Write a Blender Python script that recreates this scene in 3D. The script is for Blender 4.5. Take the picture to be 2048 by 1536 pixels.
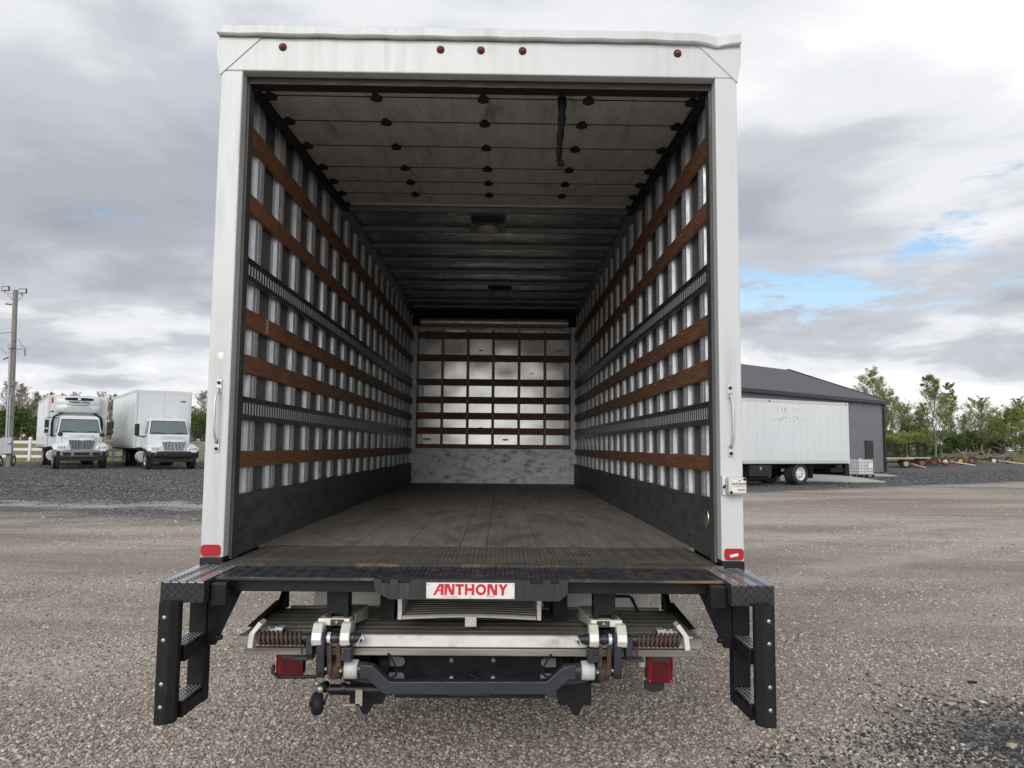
import bpy, bmesh, math, random
from mathutils import Vector, Matrix

for o in list(bpy.data.objects):
    bpy.data.objects.remove(o, do_unlink=True)
scene = bpy.context.scene
col = scene.collection
rad = math.radians

# ------------------------------------------------------------------ camera
CAM = Vector((0.1291, -3.6044, 1.6552))
YAW, PITCH, ROLL, FPX = 0.0129, 0.0830, 0.0094, 1490.03      # focal length in photo pixels (2048 wide)
_f = Vector((math.sin(YAW) * math.cos(PITCH), math.cos(YAW) * math.cos(PITCH), math.sin(PITCH)))
_r0 = Vector((math.cos(YAW), -math.sin(YAW), 0))
_u0 = _r0.cross(_f)
_r = math.cos(ROLL) * _r0 + math.sin(ROLL) * _u0
_u = -math.sin(ROLL) * _r0 + math.cos(ROLL) * _u0
cd = bpy.data.cameras.new('camera')
cam = bpy.data.objects.new('camera', cd)
col.objects.link(cam)
cam.matrix_world = Matrix(((_r.x, _u.x, -_f.x, CAM.x), (_r.y, _u.y, -_f.y, CAM.y), (_r.z, _u.z, -_f.z, CAM.z), (0, 0, 0, 1)))
cd.sensor_width = 36
cd.lens = FPX / 2048 * 36
cd.clip_start = 0.05
cd.clip_end = 2000
scene.camera = cam

# ------------------------------------------------------------------ sky, sun, exposure
SUN_EL, SUN_AZ = rad(25), rad(192)          # soft sun behind the camera, a little to its left (azimuth from +Y, clockwise)
W = bpy.data.worlds.new('World')
scene.world = W
W.use_nodes = True
nt = W.node_tree
for n in list(nt.nodes):
    nt.nodes.remove(n)
def wn(t, **k):
    n = nt.nodes.new(t)
    for a, b in k.items():
        setattr(n, a, b)
    return n
L = nt.links.new
def wmath(op, a, b=None, c=None):
    n = wn('ShaderNodeMath', operation=op)
    for i, v in enumerate((a, b, c)):
        if v is None: continue
        if isinstance(v, (int, float)): n.inputs[i].default_value = v
        else: L(v, n.inputs[i])
    return n.outputs[0]
tc = wn('ShaderNodeTexCoord')
sep = wn('ShaderNodeSeparateXYZ'); L(tc.outputs['Generated'], sep.inputs[0])
den = wmath('ADD', wmath('MAXIMUM', sep.outputs[2], 0.0), 0.14)
comb = wn('ShaderNodeCombineXYZ')
L(wmath('DIVIDE', sep.outputs[0], den), comb.inputs[0])
L(wmath('DIVIDE', sep.outputs[1], den), comb.inputs[1])
def wnoise(scale, detail, rough, off, dist=0.0):
    mp = wn('ShaderNodeMapping'); mp.inputs['Location'].default_value = off
    L(comb.outputs[0], mp.inputs[0])
    n = wn('ShaderNodeTexNoise'); n.inputs['Scale'].default_value = scale
    n.inputs['Detail'].default_value = detail; n.inputs['Roughness'].default_value = rough
    n.inputs['Distortion'].default_value = dist
    L(mp.outputs[0], n.inputs['Vector'])
    return n.outputs[0]
def wramp(fac, stops, interp='EASE'):
    r = wn('ShaderNodeValToRGB'); cr = r.color_ramp; cr.interpolation = interp
    while len(cr.elements) < len(stops): cr.elements.new(0.5)
    for e, (p, c) in zip(cr.elements, stops):
        e.position = p; e.color = c if len(c) == 4 else (*c, 1)
    L(fac, r.inputs[0]); return r.outputs[0]
SKY = dict(offA=(6.1788, 20.412, 0), offB=(12.8278, 9.4244, 0), offD=(1.0, 4.0, 2.0), offC=(2.7214, 12.7356, 24.50))
nA = wnoise(0.42, 3, 0.42, SKY['offA'], 0.5)
nB = wnoise(1.15, 7, 0.52, SKY['offB'], 0.3)
mpd = wn('ShaderNodeMapping'); mpd.inputs['Scale'].default_value = (1.0, 1.0, 2.6); mpd.inputs['Location'].default_value = SKY['offD']
L(tc.outputs['Generated'], mpd.inputs[0])
nDn = wn('ShaderNodeTexNoise'); nDn.inputs['Scale'].default_value = 5.0; nDn.inputs['Detail'].default_value = 7; nDn.inputs['Roughness'].default_value = .55; nDn.inputs['Distortion'].default_value = .4
L(mpd.outputs[0], nDn.inputs['Vector'])
low = wramp(sep.outputs[2], [(0.0, (1, 1, 1)), (0.30, (0, 0, 0))], 'LINEAR')      # distant cloud decks near the horizon: paler, puffier
flat = wmath('ADD', wmath('MULTIPLY', nA, 0.58), wmath('MULTIPLY', nB, 0.42))
puff = wmath('ADD', wmath('ADD', wmath('MULTIPLY', nB, 0.35), wmath('MULTIPLY', nDn.outputs[0], 0.65)), 0.115)
wl_ = wmath('MULTIPLY', low, 0.8)
shade = wmath('ADD', wmath('MULTIPLY', flat, wmath('SUBTRACT', 1.0, wl_)), wmath('MULTIPLY', puff, wl_))
SKYL = 6.8
g = lambda a, b=None, c=None: (a * SKYL, (b or a) * SKYL, (c or a) * SKYL)
cloud = wramp(shade, [(0.36, g(.34, .36, .40)), (0.43, g(.43, .455, .51)), (0.49, g(.57, .60, .65)), (0.545, g(.84, .855, .885)), (0.61, g(1.10, 1.10, 1.10))])
mpc = wn('ShaderNodeMapping'); mpc.inputs['Scale'].default_value = (0.9, 0.9, 4.6); mpc.inputs['Location'].default_value = SKY['offC']
L(tc.outputs['Generated'], mpc.inputs[0])
nCn = wn('ShaderNodeTexNoise'); nCn.inputs['Scale'].default_value = 2.3; nCn.inputs['Detail'].default_value = 8; nCn.inputs['Roughness'].default_value = .66; nCn.inputs['Distortion'].default_value = .25
L(mpc.outputs[0], nCn.inputs['Vector'])
cover = wramp(nCn.outputs[0], [(0.335, (0, 0, 0)), (0.43, (1, 1, 1))])
sky = wn('ShaderNodeTexSky', sky_type='NISHITA', sun_disc=False)
sky.sun_elevation = SUN_EL; sky.sun_rotation = SUN_AZ
sky.air_density = 1.0; sky.dust_density = 1.0
cover = wmath('MAXIMUM', cover, wramp(sep.outputs[2], [(0.28, (0, 0, 0)), (0.36, (1, 1, 1))]))      # gaps show only low down, the deck closes overhead
mx = wn('ShaderNodeMixRGB'); L(cover, mx.inputs[0]); L(sky.outputs[0], mx.inputs[1]); L(cloud, mx.inputs[2])
bg = wn('ShaderNodeBackground'); bg.inputs['Strength'].default_value = 0.10
L(mx.outputs[0], bg.inputs[0])
wo = wn('ShaderNodeOutputWorld'); L(bg.outputs[0], wo.inputs[0])

sd = bpy.data.lights.new('sun', 'SUN')
sd.energy = 1.2; sd.angle = rad(35); sd.color = (1.0, 0.98, 0.945)
sun = bpy.data.objects.new('sun', sd); col.objects.link(sun)
_sd = Vector((math.sin(SUN_AZ) * math.cos(SUN_EL), math.cos(SUN_AZ) * math.cos(SUN_EL), math.sin(SUN_EL)))
sun.rotation_euler = _sd.to_track_quat('Z', 'Y').to_euler()
sun.location = (0, -10, 20)

scene.view_settings.view_transform = 'Standard'
scene.view_settings.look = 'None'
scene.view_settings.exposure = 0.60
scene.view_settings.gamma = 1.0
scene.view_settings.use_curve_mapping = False
scene.render.engine = 'CYCLES'
scene.cycles.max_bounces = 8
scene.cycles.diffuse_bounces = 5
scene.cycles.glossy_bounces = 4
scene.cycles.use_denoising = True
scene.cycles.sample_clamp_indirect = 6

# ------------------------------------------------------------------ helpers
def ray(px, py):
    return _f + (px - 1024) / FPX * _r - (py - 768) / FPX * _u
def at(px, py, y=None, z=None, d=None):
    """measured point: where the sight line of a photo pixel meets the plane y=..., z=... or lies d metres deep"""
    v = ray(px, py)
    t = (y - CAM.y) / v.y if y is not None else ((z - CAM.z) / v.z if z is not None else d)
    return CAM + t * v

class MB:
    def __init__(s): s.v = []; s.f = []; s.sm = []
    def poly(s, pts, sm=False):
        i = len(s.v); s.v += [tuple(p) for p in pts]; s.f.append(tuple(range(i, i + len(pts)))); s.sm.append(sm); return s
    def grid(s, rows, sm=True, closed=False):
        i = len(s.v); n = len(rows[0])
        for r in rows: s.v += [tuple(p) for p in r]
        for a in range(len(rows) - 1):
            for b in range(n if closed else n - 1):
                c = (b + 1) % n
                s.f.append((i + a * n + b, i + a * n + c, i + (a + 1) * n + c, i + (a + 1) * n + b)); s.sm.append(sm)
        return s
    def box(s, x0, x1, y0, y1, z0, z1):
        i = len(s.v)
        s.v += [(x0, y0, z0), (x1, y0, z0), (x1, y1, z0), (x0, y1, z0), (x0, y0, z1), (x1, y0, z1), (x1, y1, z1), (x0, y1, z1)]
        for f in ((0, 3, 2, 1), (4, 5, 6, 7), (0, 1, 5, 4), (1, 2, 6, 5), (2, 3, 7, 6), (3, 0, 4, 7)):
            s.f.append(tuple(i + k for k in f)); s.sm.append(False)
        return s
    def hexa(s, p):
        i = len(s.v); s.v += [tuple(q) for q in p]
        for f in ((0, 3, 2, 1), (4, 5, 6, 7), (0, 1, 5, 4), (1, 2, 6, 5), (2, 3, 7, 6), (3, 0, 4, 7)):
            s.f.append(tuple(i + k for k in f)); s.sm.append(False)
        return s
    def obox(s, c, h, M):
        pts = [Vector((a * h[0], b * h[1], d * h[2])) for d in (-1, 1) for a, b in ((-1, -1), (1, -1), (1, 1), (-1, 1))]
        return s.hexa([Vector(c) + M @ p for p in pts])
    def beam(s, p0, p1, w, h, up=(0, 0, 1)):
        p0 = Vector(p0); p1 = Vector(p1); d = (p1 - p0); ln = d.length; d.normalize()
        x = d.cross(Vector(up)); x.normalize(); u = x.cross(d)
        M = Matrix((x, d, u)).transposed()
        return s.obox((p0 + p1) / 2, (w / 2, ln / 2, h / 2), M)
    def prism(s, pts, ax, a, b):
        def P(p, t): return {'x': (t, p[0], p[1]), 'y': (p[0], t, p[1]), 'z': (p[0], p[1], t)}[ax]
        n = len(pts); i = len(s.v)
        s.v += [P(p, a) for p in pts] + [P(p, b) for p in pts]
        s.f.append(tuple(range(i, i + n))); s.f.append(tuple(range(i + 2 * n - 1, i + n - 1, -1))); s.sm += [False, False]
        for k in range(n):
            m = (k + 1) % n
            s.f.append((i + k, i + n + k, i + n + m, i + m)); s.sm.append(False)
        return s
    def tube(s, pts, r, n=8, caps=True, sm=True):
        pts = [Vector(p) for p in pts]; rs = r if isinstance(r, (list, tuple)) else [r] * len(pts)
        rows = []; ref = None
        for k, p in enumerate(pts):
            t = (pts[min(k + 1, len(pts) - 1)] - pts[max(k - 1, 0)]); t.normalize()
            if ref is None:
                ref = Vector((0, 0, 1)) if abs(t.z) < .9 else Vector((1, 0, 0))
            x = t.cross(ref); x.normalize(); y = x.cross(t); ref = y
            rows.append([p + rs[k] * (math.cos(2 * math.pi * j / n) * x + math.sin(2 * math.pi * j / n) * y) for j in range(n)])
        s.grid(rows, sm, True)
        if caps:
            s.poly(rows[0][::-1]); s.poly(rows[-1])
        return s
    def cyl(s, p0, p1, r, n=14, r1=None):
        return s.tube([p0, p1], [r, r if r1 is None else r1], n)
    def lathe(s, prof, c, ax, n=20, sm=True):
        c = Vector(c); a = Vector(ax).normalized()
        x = a.cross(Vector((0, 0, 1)) if abs(a.z) < .9 else Vector((1, 0, 0))); x.normalize(); y = a.cross(x)
        rows = [[c + a * h + r * (math.cos(2 * math.pi * j / n) * x + math.sin(2 * math.pi * j / n) * y) for j in range(n)] for r, h in prof]
        return s.grid(rows, sm, True)
    def ball(s, c, r, nu=10, nv=6, sc=(1, 1, 1)):
        rows = []
        for k in range(nv + 1):
            th = math.pi * k / nv; q = max(math.sin(th), 1e-3)
            rows.append([(c[0] + sc[0] * r * q * math.cos(2 * math.pi * j / nu), c[1] + sc[1] * r * q * math.sin(2 * math.pi * j / nu), c[2] + sc[2] * r * math.cos(th)) for j in range(nu)])
        return s.grid(rows, True, True)
    def mirror(s):
        m = MB(); m.v = [(-x, y, z) for x, y, z in s.v]; m.f = [tuple(reversed(f)) for f in s.f]; m.sm = list(s.sm); return m
    def mesh(s, name, mat, recalc=True):
        me = bpy.data.meshes.new(name); me.from_pydata(s.v, [], s.f)
        me.polygons.foreach_set('use_smooth', s.sm)
        if recalc and len(s.f) < 30000:
            b = bmesh.new(); b.from_mesh(me); bmesh.ops.recalc_face_normals(b, faces=b.faces); b.to_mesh(me); b.free()
        if mat is not None: me.materials.append(mat)
        me.update(); return me
    def build(s, name, mat, parent=None, bev=0, recalc=True, seg=2):
        o = bpy.data.objects.new(name, s.mesh(name, mat, recalc)); col.objects.link(o)
        if parent is not None: o.parent = parent
        if bev:
            m = o.modifiers.new('edge', 'BEVEL'); m.width = bev; m.segments = seg; m.limit_method = 'ANGLE'; m.angle_limit = rad(40)
        return o

def share(me, name, parent, loc=(0, 0, 0), rot=(0, 0, 0), scale=(1, 1, 1)):
    o = bpy.data.objects.new(name, me); col.objects.link(o); o.parent = parent
    o.location = loc; o.rotation_euler = rot; o.scale = scale
    return o
def thing(name, label, cat, loc=(0, 0, 0), rz=0.0, group=None):
    o = bpy.data.objects.new(name, None); col.objects.link(o); o.location = loc; o.rotation_euler = (0, 0, rz)
    o['label'] = label; o['category'] = cat; o.empty_display_size = .2
    if group: o['group'] = group
    return o
def part_empty(name, parent, loc=(0, 0, 0)):
    o = bpy.data.objects.new(name, None); col.objects.link(o); o.parent = parent; o.location = loc; o.empty_display_size = .1
    return o
def tag(o, label, cat, group=None, kind=None):
    o['label'] = label; o['category'] = cat
    if group: o['group'] = group
    if kind: o['kind'] = kind
    return o
def copy_tree(o, parent=None):
    c = o.copy(); col.objects.link(c); c.parent = parent
    for ch in list(o.children): copy_tree(ch, c)
    return c
def text_mesh(body, size, bold=0.0, shear=0.0, space=1.0):
    cu = bpy.data.curves.new('lettering', 'FONT'); cu.body = body; cu.size = size; cu.offset = bold; cu.shear = shear
    cu.extrude = size * .01; cu.resolution_u = 3; cu.space_character = space; cu.align_x = 'CENTER'; cu.align_y = 'CENTER'
    o = bpy.data.objects.new('lettering', cu); col.objects.link(o)
    dg = bpy.context.evaluated_depsgraph_get(); me = bpy.data.meshes.new_from_object(o.evaluated_get(dg))
    bpy.data.objects.remove(o); bpy.data.curves.remove(cu)
    return me
def lettering(body, size, mat, parent, M, bold=0.0, shear=0.0, name='lettering', space=1.0):
    me = text_mesh(body, size, bold, shear, space); me.materials.clear(); me.materials.append(mat); me.transform(M)
    o = bpy.data.objects.new(name, me); col.objects.link(o); o.parent = parent
    return o

# ------------------------------------------------------------------ materials
def newmat(name):
    m = bpy.data.materials.new(name); m.use_nodes = True
    t = m.node_tree; b = t.nodes['Principled BSDF']; return m, t, b
class NT:
    """small node helper"""
    def __init__(s, t): s.t = t
    def n(s, ty, **k):
        n = s.t.nodes.new(ty)
        for a, b in k.items(): setattr(n, a, b)
        return n
    def l(s, a, b): s.t.links.new(a, b)
    def coord(s, kind='Object', scale=(1, 1, 1), rnd=False, rot=(0, 0, 0)):
        c = s.n('ShaderNodeTexCoord').outputs[kind]
        if rnd:
            oi = s.n('ShaderNodeObjectInfo'); a = s.n('ShaderNodeVectorMath', operation='ADD')
            mu = s.n('ShaderNodeMath', operation='MULTIPLY'); mu.inputs[1].default_value = 37.0
            s.l(oi.outputs['Random'], mu.inputs[0]); s.l(c, a.inputs[0]); s.l(mu.outputs[0], a.inputs[1]); c = a.outputs[0]
        mp = s.n('ShaderNodeMapping'); mp.inputs['Scale'].default_value = scale; mp.inputs['Rotation'].default_value = rot
        s.l(c, mp.inputs[0]); return mp.outputs[0]
    def noise(s, vec, scale, detail=4, rough=.55, dist=0):
        n = s.n('ShaderNodeTexNoise'); n.inputs['Scale'].default_value = scale; n.inputs['Detail'].default_value = detail
        n.inputs['Roughness'].default_value = rough; n.inputs['Distortion'].default_value = dist
        s.l(vec, n.inputs['Vector']); return n.outputs[0]
    def ramp(s, fac, stops, interp='LINEAR'):
        r = s.n('ShaderNodeValToRGB'); cr = r.color_ramp; cr.interpolation = interp
        while len(cr.elements) < len(stops): cr.elements.new(.5)
        for e, (p, c) in zip(cr.elements, stops):
            if isinstance(c, (int, float)): c = (c, c, c)
            e.position = p; e.color = (*c[:3], 1)
        s.l(fac, r.inputs[0]); return r.outputs[0]
    def mix(s, fac, a, b, mode='MIX'):
        m = s.n('ShaderNodeMixRGB', blend_type=mode)
        for i, v in enumerate((fac, a, b)):
            if isinstance(v, (int, float)): m.inputs[i].default_value = v if i == 0 else (v, v, v, 1)
            elif isinstance(v, tuple): m.inputs[i].default_value = (*v[:3], 1)
            else: s.l(v, m.inputs[i])
        return m.outputs[0]
    def math(s, op, a, b=None):
        m = s.n('ShaderNodeMath', operation=op)
        for i, v in enumerate((a, b)):
            if v is None: continue
            if isinstance(v, (int, float)): m.inputs[i].default_value = v
            else: s.l(v, m.inputs[i])
        return m.outputs[0]
    def bump(s, h, strength, dist, normal=None):
        b = s.n('ShaderNodeBump'); b.inputs['Strength'].default_value = strength; b.inputs['Distance'].default_value = dist
        s.l(h, b.inputs['Height'])
        if normal is not None: s.l(normal, b.inputs['Normal'])
        return b.outputs[0]
def pmat(name, c, rough=.5, metal=0, var=.12, scale=4, stretch=(1, 1, 1), wear=None, wscale=6, wlo=.60, whi=.70, bump=0, bscale=60, bdist=.002, rnd=False, rvar=.1, spec=.5, coat=0):
    """base colour with mottling, optional wear patches, roughness variation and fine relief"""
    m, t, b = newmat(name); N = NT(t)
    v = N.coord('Object', stretch, rnd)
    n1 = N.noise(v, scale, 5, .6)
    lo = tuple(max(0, k * (1 - var)) for k in c); hi = tuple(min(1, k * (1 + var)) for k in c)
    out = N.ramp(n1, [(.3, lo), (.7, hi)])
    if wear:
        n2 = N.noise(v, wscale, 8, .68)
        f = N.ramp(n2, [(wlo, 0), (whi, 1)])
        out = N.mix(f, out, wear)
    N.l(out, b.inputs['Base Color'])
    r = N.ramp(N.noise(v, scale * 2.3, 4), [(.3, max(0.02, rough - rvar)), (.7, min(1, rough + rvar))])
    N.l(r, b.inputs['Roughness']); b.inputs['Metallic'].default_value = metal
    b.inputs['Specular IOR Level'].default_value = spec
    if coat: b.inputs['Coat Weight'].default_value = coat
    if bump:
        N.l(N.bump(N.noise(N.coord('Object', (1, 1, 1)), bscale, 3), bump, bdist), b.inputs['Normal'])
    return m

M = {}
# white enamel of the rear frame, with grime streaks running down and small chips
def white_frame():
    m, t, b = newmat('white_frame_paint'); N = NT(t)
    v = N.coord('Object'); vs = N.coord('Object', (9, 9, .7))
    st = N.ramp(N.noise(vs, 2.2, 6, .65), [(.42, 0), (.70, 1)])
    bl = N.ramp(N.noise(v, 1.3, 4, .6), [(.42, 0), (.72, 1)])
    f = N.math('MULTIPLY', st, bl)
    c = N.mix(f, (.63, .65, .655), (.39, .375, .35))
    chip = N.ramp(N.noise(N.coord('Object', (1, 1, .55)), 34, 5, .7), [(.70, 0), (.715, 1)])
    chip = N.math('MULTIPLY', chip, N.ramp(N.noise(v, 2.6, 2), [(.5, 0), (.6, 1)]))
    c = N.mix(chip, c, (.16, .13, .11))
    N.l(c, b.inputs['Base Color']); b.inputs['Roughness'].default_value = .34
    N.l(N.bump(N.noise(v, 1.7, 3), .18, .02), b.inputs['Normal'])
    return m
M['white'] = white_frame()
M['white_body'] = pmat('white_body_paint', (.68, .71, .73), .3, var=.03, scale=1.2, stretch=(1, 1, .3), wear=(.62, .615, .59), wscale=2.2, wlo=.62, whi=.9, coat=.2)
M['alu_rail'] = pmat('aluminium_rail', (.66, .65, .62), .42, .35, var=.1, scale=6, wear=(.45, .42, .37), wlo=.55, whi=.8)
M['galv'] = pmat('galvanised_steel', (.70, .735, .765), .38, .35, var=.16, scale=16, stretch=(1, 1, .35), wear=(.50, .51, .52), wscale=9, wlo=.55, whi=.78, rnd=True, rvar=.12)
M['liner'] = pmat('dark_wall_liner', (.13, .125, .12), .38, 0, var=.2, scale=2, bump=.1, bscale=20)
M['slat'] = pmat('brown_hardwood', (.25, .118, .058), .55, 0, var=.42, scale=9, stretch=(8, .55, 8), wear=(.33, .20, .12), wscale=7, wlo=.66, whi=.84, bump=.25, bscale=90, bdist=.001, rnd=True)
M['slat_front'] = M['slat']
M['kick'] = pmat('dark_kick_plate', (.085, .088, .093), .62, 0, var=.35, scale=5, stretch=(3, .8, 3), wear=(.085, .085, .085), wscale=14, wlo=.60, whi=.80, bump=.15, bscale=70)
M['black'] = pmat('black_steel_paint', (.0075, .0085, .012), .42, 0, spec=.35, var=.3, scale=5, wear=(.025, .025, .03), wscale=18, wlo=.66, whi=.80, bump=.08, bscale=120, bdist=.001)
M['black_worn'] = pmat('worn_black_steel', (.012, .013, .017), .48, 0, spec=.35, var=.35, scale=6, wear=(.10, .05, .03), wscale=10, wlo=.62, whi=.78, bump=.2, bscale=90)
M['blueblack'] = pmat('slate_blue_steel', (.030, .035, .047), .45, .1, var=.25, scale=9, wear=(.12, .09, .08), wscale=16, wlo=.66, whi=.8, bump=.15, bscale=90)
M['deepblack'] = pmat('matt_black', (.008, .008, .010), .7, 0, var=.2)
M['tread'] = pmat('black_tread_plate', (.030, .031, .036), .30, .35, var=.3, scale=8, wear=(.13, .10, .085), wscale=13, wlo=.50, whi=.75, rvar=.12)
M['tread_gloss'] = pmat('glossy_black_tread_plate', (.035, .036, .040), .20, .3, var=.3, scale=8, rvar=.06, spec=.8, coat=.8)
M['guide'] = pmat('grimy_door_guide', (.10, .092, .085), .55, .3, var=.35, scale=7, stretch=(1, 1, .4))
M['screw'] = pmat('dull_screw', (.16, .10, .07), .6, .3, var=.3)
M['slot'] = pmat('bright_zinc_strip', (.86, .88, .90), .45, .1, var=.05)
M['threshold'] = pmat('grimy_threshold_bar', (.045, .040, .036), .6, .2, var=.4, scale=5, wear=(.26, .17, .10), wscale=3.2, wlo=.52, whi=.66)
M['nose'] = pmat('bright_diamond_plate', (.80, .78, .70), .30, .6, var=.1)
M['latch'] = pmat('scraped_black_plate', (.026, .026, .030), .5, 0, var=.4, scale=8, stretch=(6, 1, .5), wear=(.10, .085, .075), wscale=7, wlo=.58, whi=.76)
M['tread_bright'] = pmat('polished_tread_plate', (.36, .365, .375), .24, .9, var=.25, scale=8, rvar=.1)
M['tread_dirty'] = pmat('dirty_tread_plate', (.115, .098, .08), .6, .15, var=.3, scale=4, stretch=(1, 3, 1), wear=(.055, .05, .045), wscale=5, wlo=.48, whi=.70)
M['rubber'] = pmat('black_rubber', (.013, .013, .0135), .68, 0, spec=.3, var=.25, scale=12, wear=(.05, .05, .048), wscale=20, wlo=.6, whi=.8, bump=.15, bscale=150, bdist=.001)
M['bolt'] = pmat('zinc_bolt', (.46, .43, .36), .42, .7, var=.15, scale=60)
M['rust'] = pmat('rusted_steel', (.100, .060, .044), .75, .2, var=.45, scale=30, wear=(.06, .045, .04), wscale=22, wlo=.52, whi=.7, bump=.3, bscale=220, bdist=.001)
M['ali'] = pmat('worn_aluminium', (.78, .765, .715), .42, .15, var=.14, scale=10, stretch=(.6, 1, 1), wear=(.38, .32, .26), wscale=8, wlo=.53, whi=.74, bump=.08, bscale=120, bdist=.001)
M['ali_plank'] = pmat('dirty_aluminium_plank', (.31, .29, .25), .50, .35, var=.28, scale=5, stretch=(.4, 6, 6), wear=(.15, .135, .11), wscale=4, wlo=.5, whi=.72)
M['ali_bar'] = pmat('grooved_aluminium', (.40, .38, .34), .45, .35, var=.2, scale=6, wear=(.25, .22, .18), wlo=.55, whi=.75)
M['cast'] = pmat('speckled_cast_bushing', (.60, .59, .57), .55, .15, var=.12, scale=50, wear=(.22, .2, .18), wscale=75, wlo=.64, whi=.7)
M['flap'] = pmat('white_mud_flap', (.90, .90, .90), .5, 0, var=.05, scale=2, wear=(.6, .585, .55), wlo=.58, whi=.8)
M['redlens'] = pmat('red_lamp_lens', (.17, .004, .009), .16, 0, var=.12, scale=6, coat=.5)
M['darkred'] = pmat('dark_red_lens', (.075, .004, .012), .2, 0, var=.2, scale=5, coat=.4)
M['greylens'] = pmat('grey_lamp_lens', (.085, .06, .065), .2, 0, var=.1, coat=.4)
M['reflector'] = pmat('red_reflector', (.44, .010, .018), .3, 0, var=.08, coat=.3)
M['sign_white'] = pmat('sign_white', (.80, .79, .75), .4, 0, var=.05, wear=(.55, .52, .47), wlo=.66, whi=.8)
M['sign_red'] = pmat('sign_red', (.60, .022, .035), .42, 0, var=.1, scale=30)
M['ink'] = pmat('dark_ink', (.04, .035, .035), .6)
M['chrome'] = pmat('bright_chrome', (.82, .83, .85), .14, 1.0, var=.04)
M['handle'] = pmat('grab_handle_steel', (.62, .62, .61), .45, .4, var=.1)
M['door_in'] = pmat('inner_door_panel', (.50, .495, .485), .42, 0, var=.16, scale=3, stretch=(5, .8, 1), wear=(.25, .20, .16), wscale=2.6, wlo=.54, whi=.72, rnd=True)
M['roof_in'] = pmat('inner_roof_sheet', (.46, .45, .43), .28, .75, var=.2, scale=2.0, stretch=(.4, 1.6, 1), bump=.35, bscale=2.2, bdist=.05)
M['bow'] = pmat('roof_bow_steel', (.20, .215, .24), .45, .5, var=.15, scale=10)
M['etrack'] = pmat('grey_logistic_rail', (.090, .098, .112), .42, .45, var=.2, scale=12, wear=(.2, .2, .205), wscale=16, wlo=.66, whi=.8)
M['strap'] = pmat('webbing_strap', (.008, .009, .011), .8, 0, spec=.08, var=.25, scale=30, bump=.3, bscale=200)
M['header_dark'] = pmat('dark_header_seal', (.022, .013, .012), .6, 0, var=.4, scale=8, stretch=(.6, 2, 4))
M['front_sheet'] = pmat('front_wall_aluminium', (.86, .85, .81), .20, .9, var=.05, scale=2.4, rvar=.03, bump=.05, bscale=2.2, bdist=.02)
def scuff():
    m, t, b = newmat('scuffed_steel_plate'); N = NT(t)
    v = N.coord('Object', (1, 1, 1)); vs = N.coord('Object', (1.1, 1, 2.4))
    f = N.ramp(N.noise(vs, 6, 8, .75), [(.50, 0), (.66, 1)])
    c = N.mix(f, (.72, .75, .78), (.15, .155, .165))
    f2 = N.ramp(N.noise(v, 14, 6, .7), [(.62, 0), (.70, 1)])
    c = N.mix(f2, c, (.72, .74, .76))
    N.l(c, b.inputs['Base Color']); b.inputs['Metallic'].default_value = .25; b.inputs['Roughness'].default_value = .42
    N.l(N.bump(N.noise(v, 5, 4), .35, .01), b.inputs['Normal']); return m
M['scuff'] = scuff()
def floor_wood():
    m, t, b = newmat('worn_floor_planks'); N = NT(t)
    v = N.coord('Object', (1, 1, 1), True); vs = N.coord('Object', (14, .55, 1), True); w = N.coord('Object', (2.2, .8, 1))
    c = N.ramp(N.noise(vs, 4, 7, .68), [(.28, (.18, .16, .135)), (.52, (.265, .238, .205)), (.74, (.33, .30, .26))])
    d = N.ramp(N.noise(w, 1.6, 7, .66, .8), [(.47, 0), (.66, 1)])
    c = N.mix(N.math('MULTIPLY', d, .65), c, (.075, .064, .052))
    s2 = N.ramp(N.noise(N.coord('Object', (1, 6, 1), False, (0, 0, .5)), 5, 8, .8), [(.64, 0), (.70, 1)])
    c = N.mix(N.math('MULTIPLY', s2, .6), c, (.06, .052, .045))
    N.l(c, b.inputs['Base Color']); b.inputs['Roughness'].default_value = .62
    N.l(N.bump(N.noise(vs, 9, 5), .25, .003), b.inputs['Normal']); return m
M['floor'] = floor_wood()
M['tyre'] = pmat('tyre_rubber', (.024, .024, .025), .75, 0, var=.25, scale=8, wear=(.075, .07, .063), wscale=5, wlo=.5, whi=.8, bump=.2, bscale=60)
M['rim_white'] = pmat('white_steel_rim', (.70, .70, .67), .45, 0, var=.1, scale=8, wear=(.35, .26, .19), wlo=.62, whi=.75)
M['rim_alu'] = pmat('polished_rim', (.72, .72, .72), .25, .9, var=.08)
M['glass'] = pmat('tinted_cab_glass', (.13, .165, .175), .06, 0, var=.1, scale=1.2, spec=.9, coat=.6)
M['glass_dark'] = pmat('dark_door_glass', (.02, .023, .026), .08, 0, var=.1, spec=.8)
M['grey_plastic'] = pmat('grey_bumper_plastic', (.20, .205, .225), .55, 0, var=.12)
M['black_plastic'] = pmat('black_plastic', (.016, .016, .018), .5, 0, var=.2)
M['amber'] = pmat('amber_lens', (.75, .24, .05), .25, 0, var=.1)
M['lampglass'] = pmat('clear_headlamp', (.42, .43, .42), .12, .2, var=.25, scale=14, coat=.5)
M['reefer_grey'] = pmat('reefer_grille_grey', (.47, .47, .47), .5, 0, var=.08)
M['concrete'] = pmat('pale_concrete', (.50, .47, .41), .8, 0, var=.14, scale=1.5, wear=(.36, .33, .29), wscale=3, wlo=.55, whi=.75, bump=.2, bscale=30)
def clad(name, c):
    return pmat(name, c, .42, .15, var=.06, scale=.8, wear=tuple(k * .8 for k in c), wscale=1.2, wlo=.55, whi=.8)
M['clad'] = clad('charcoal_wall_cladding', (.165, .172, .186))
M['roofclad'] = clad('charcoal_roof_cladding', (.118, .120, .136))
M['trim'] = pmat('dark_building_trim', (.022, .024, .03), .45, 0, var=.15)
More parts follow.
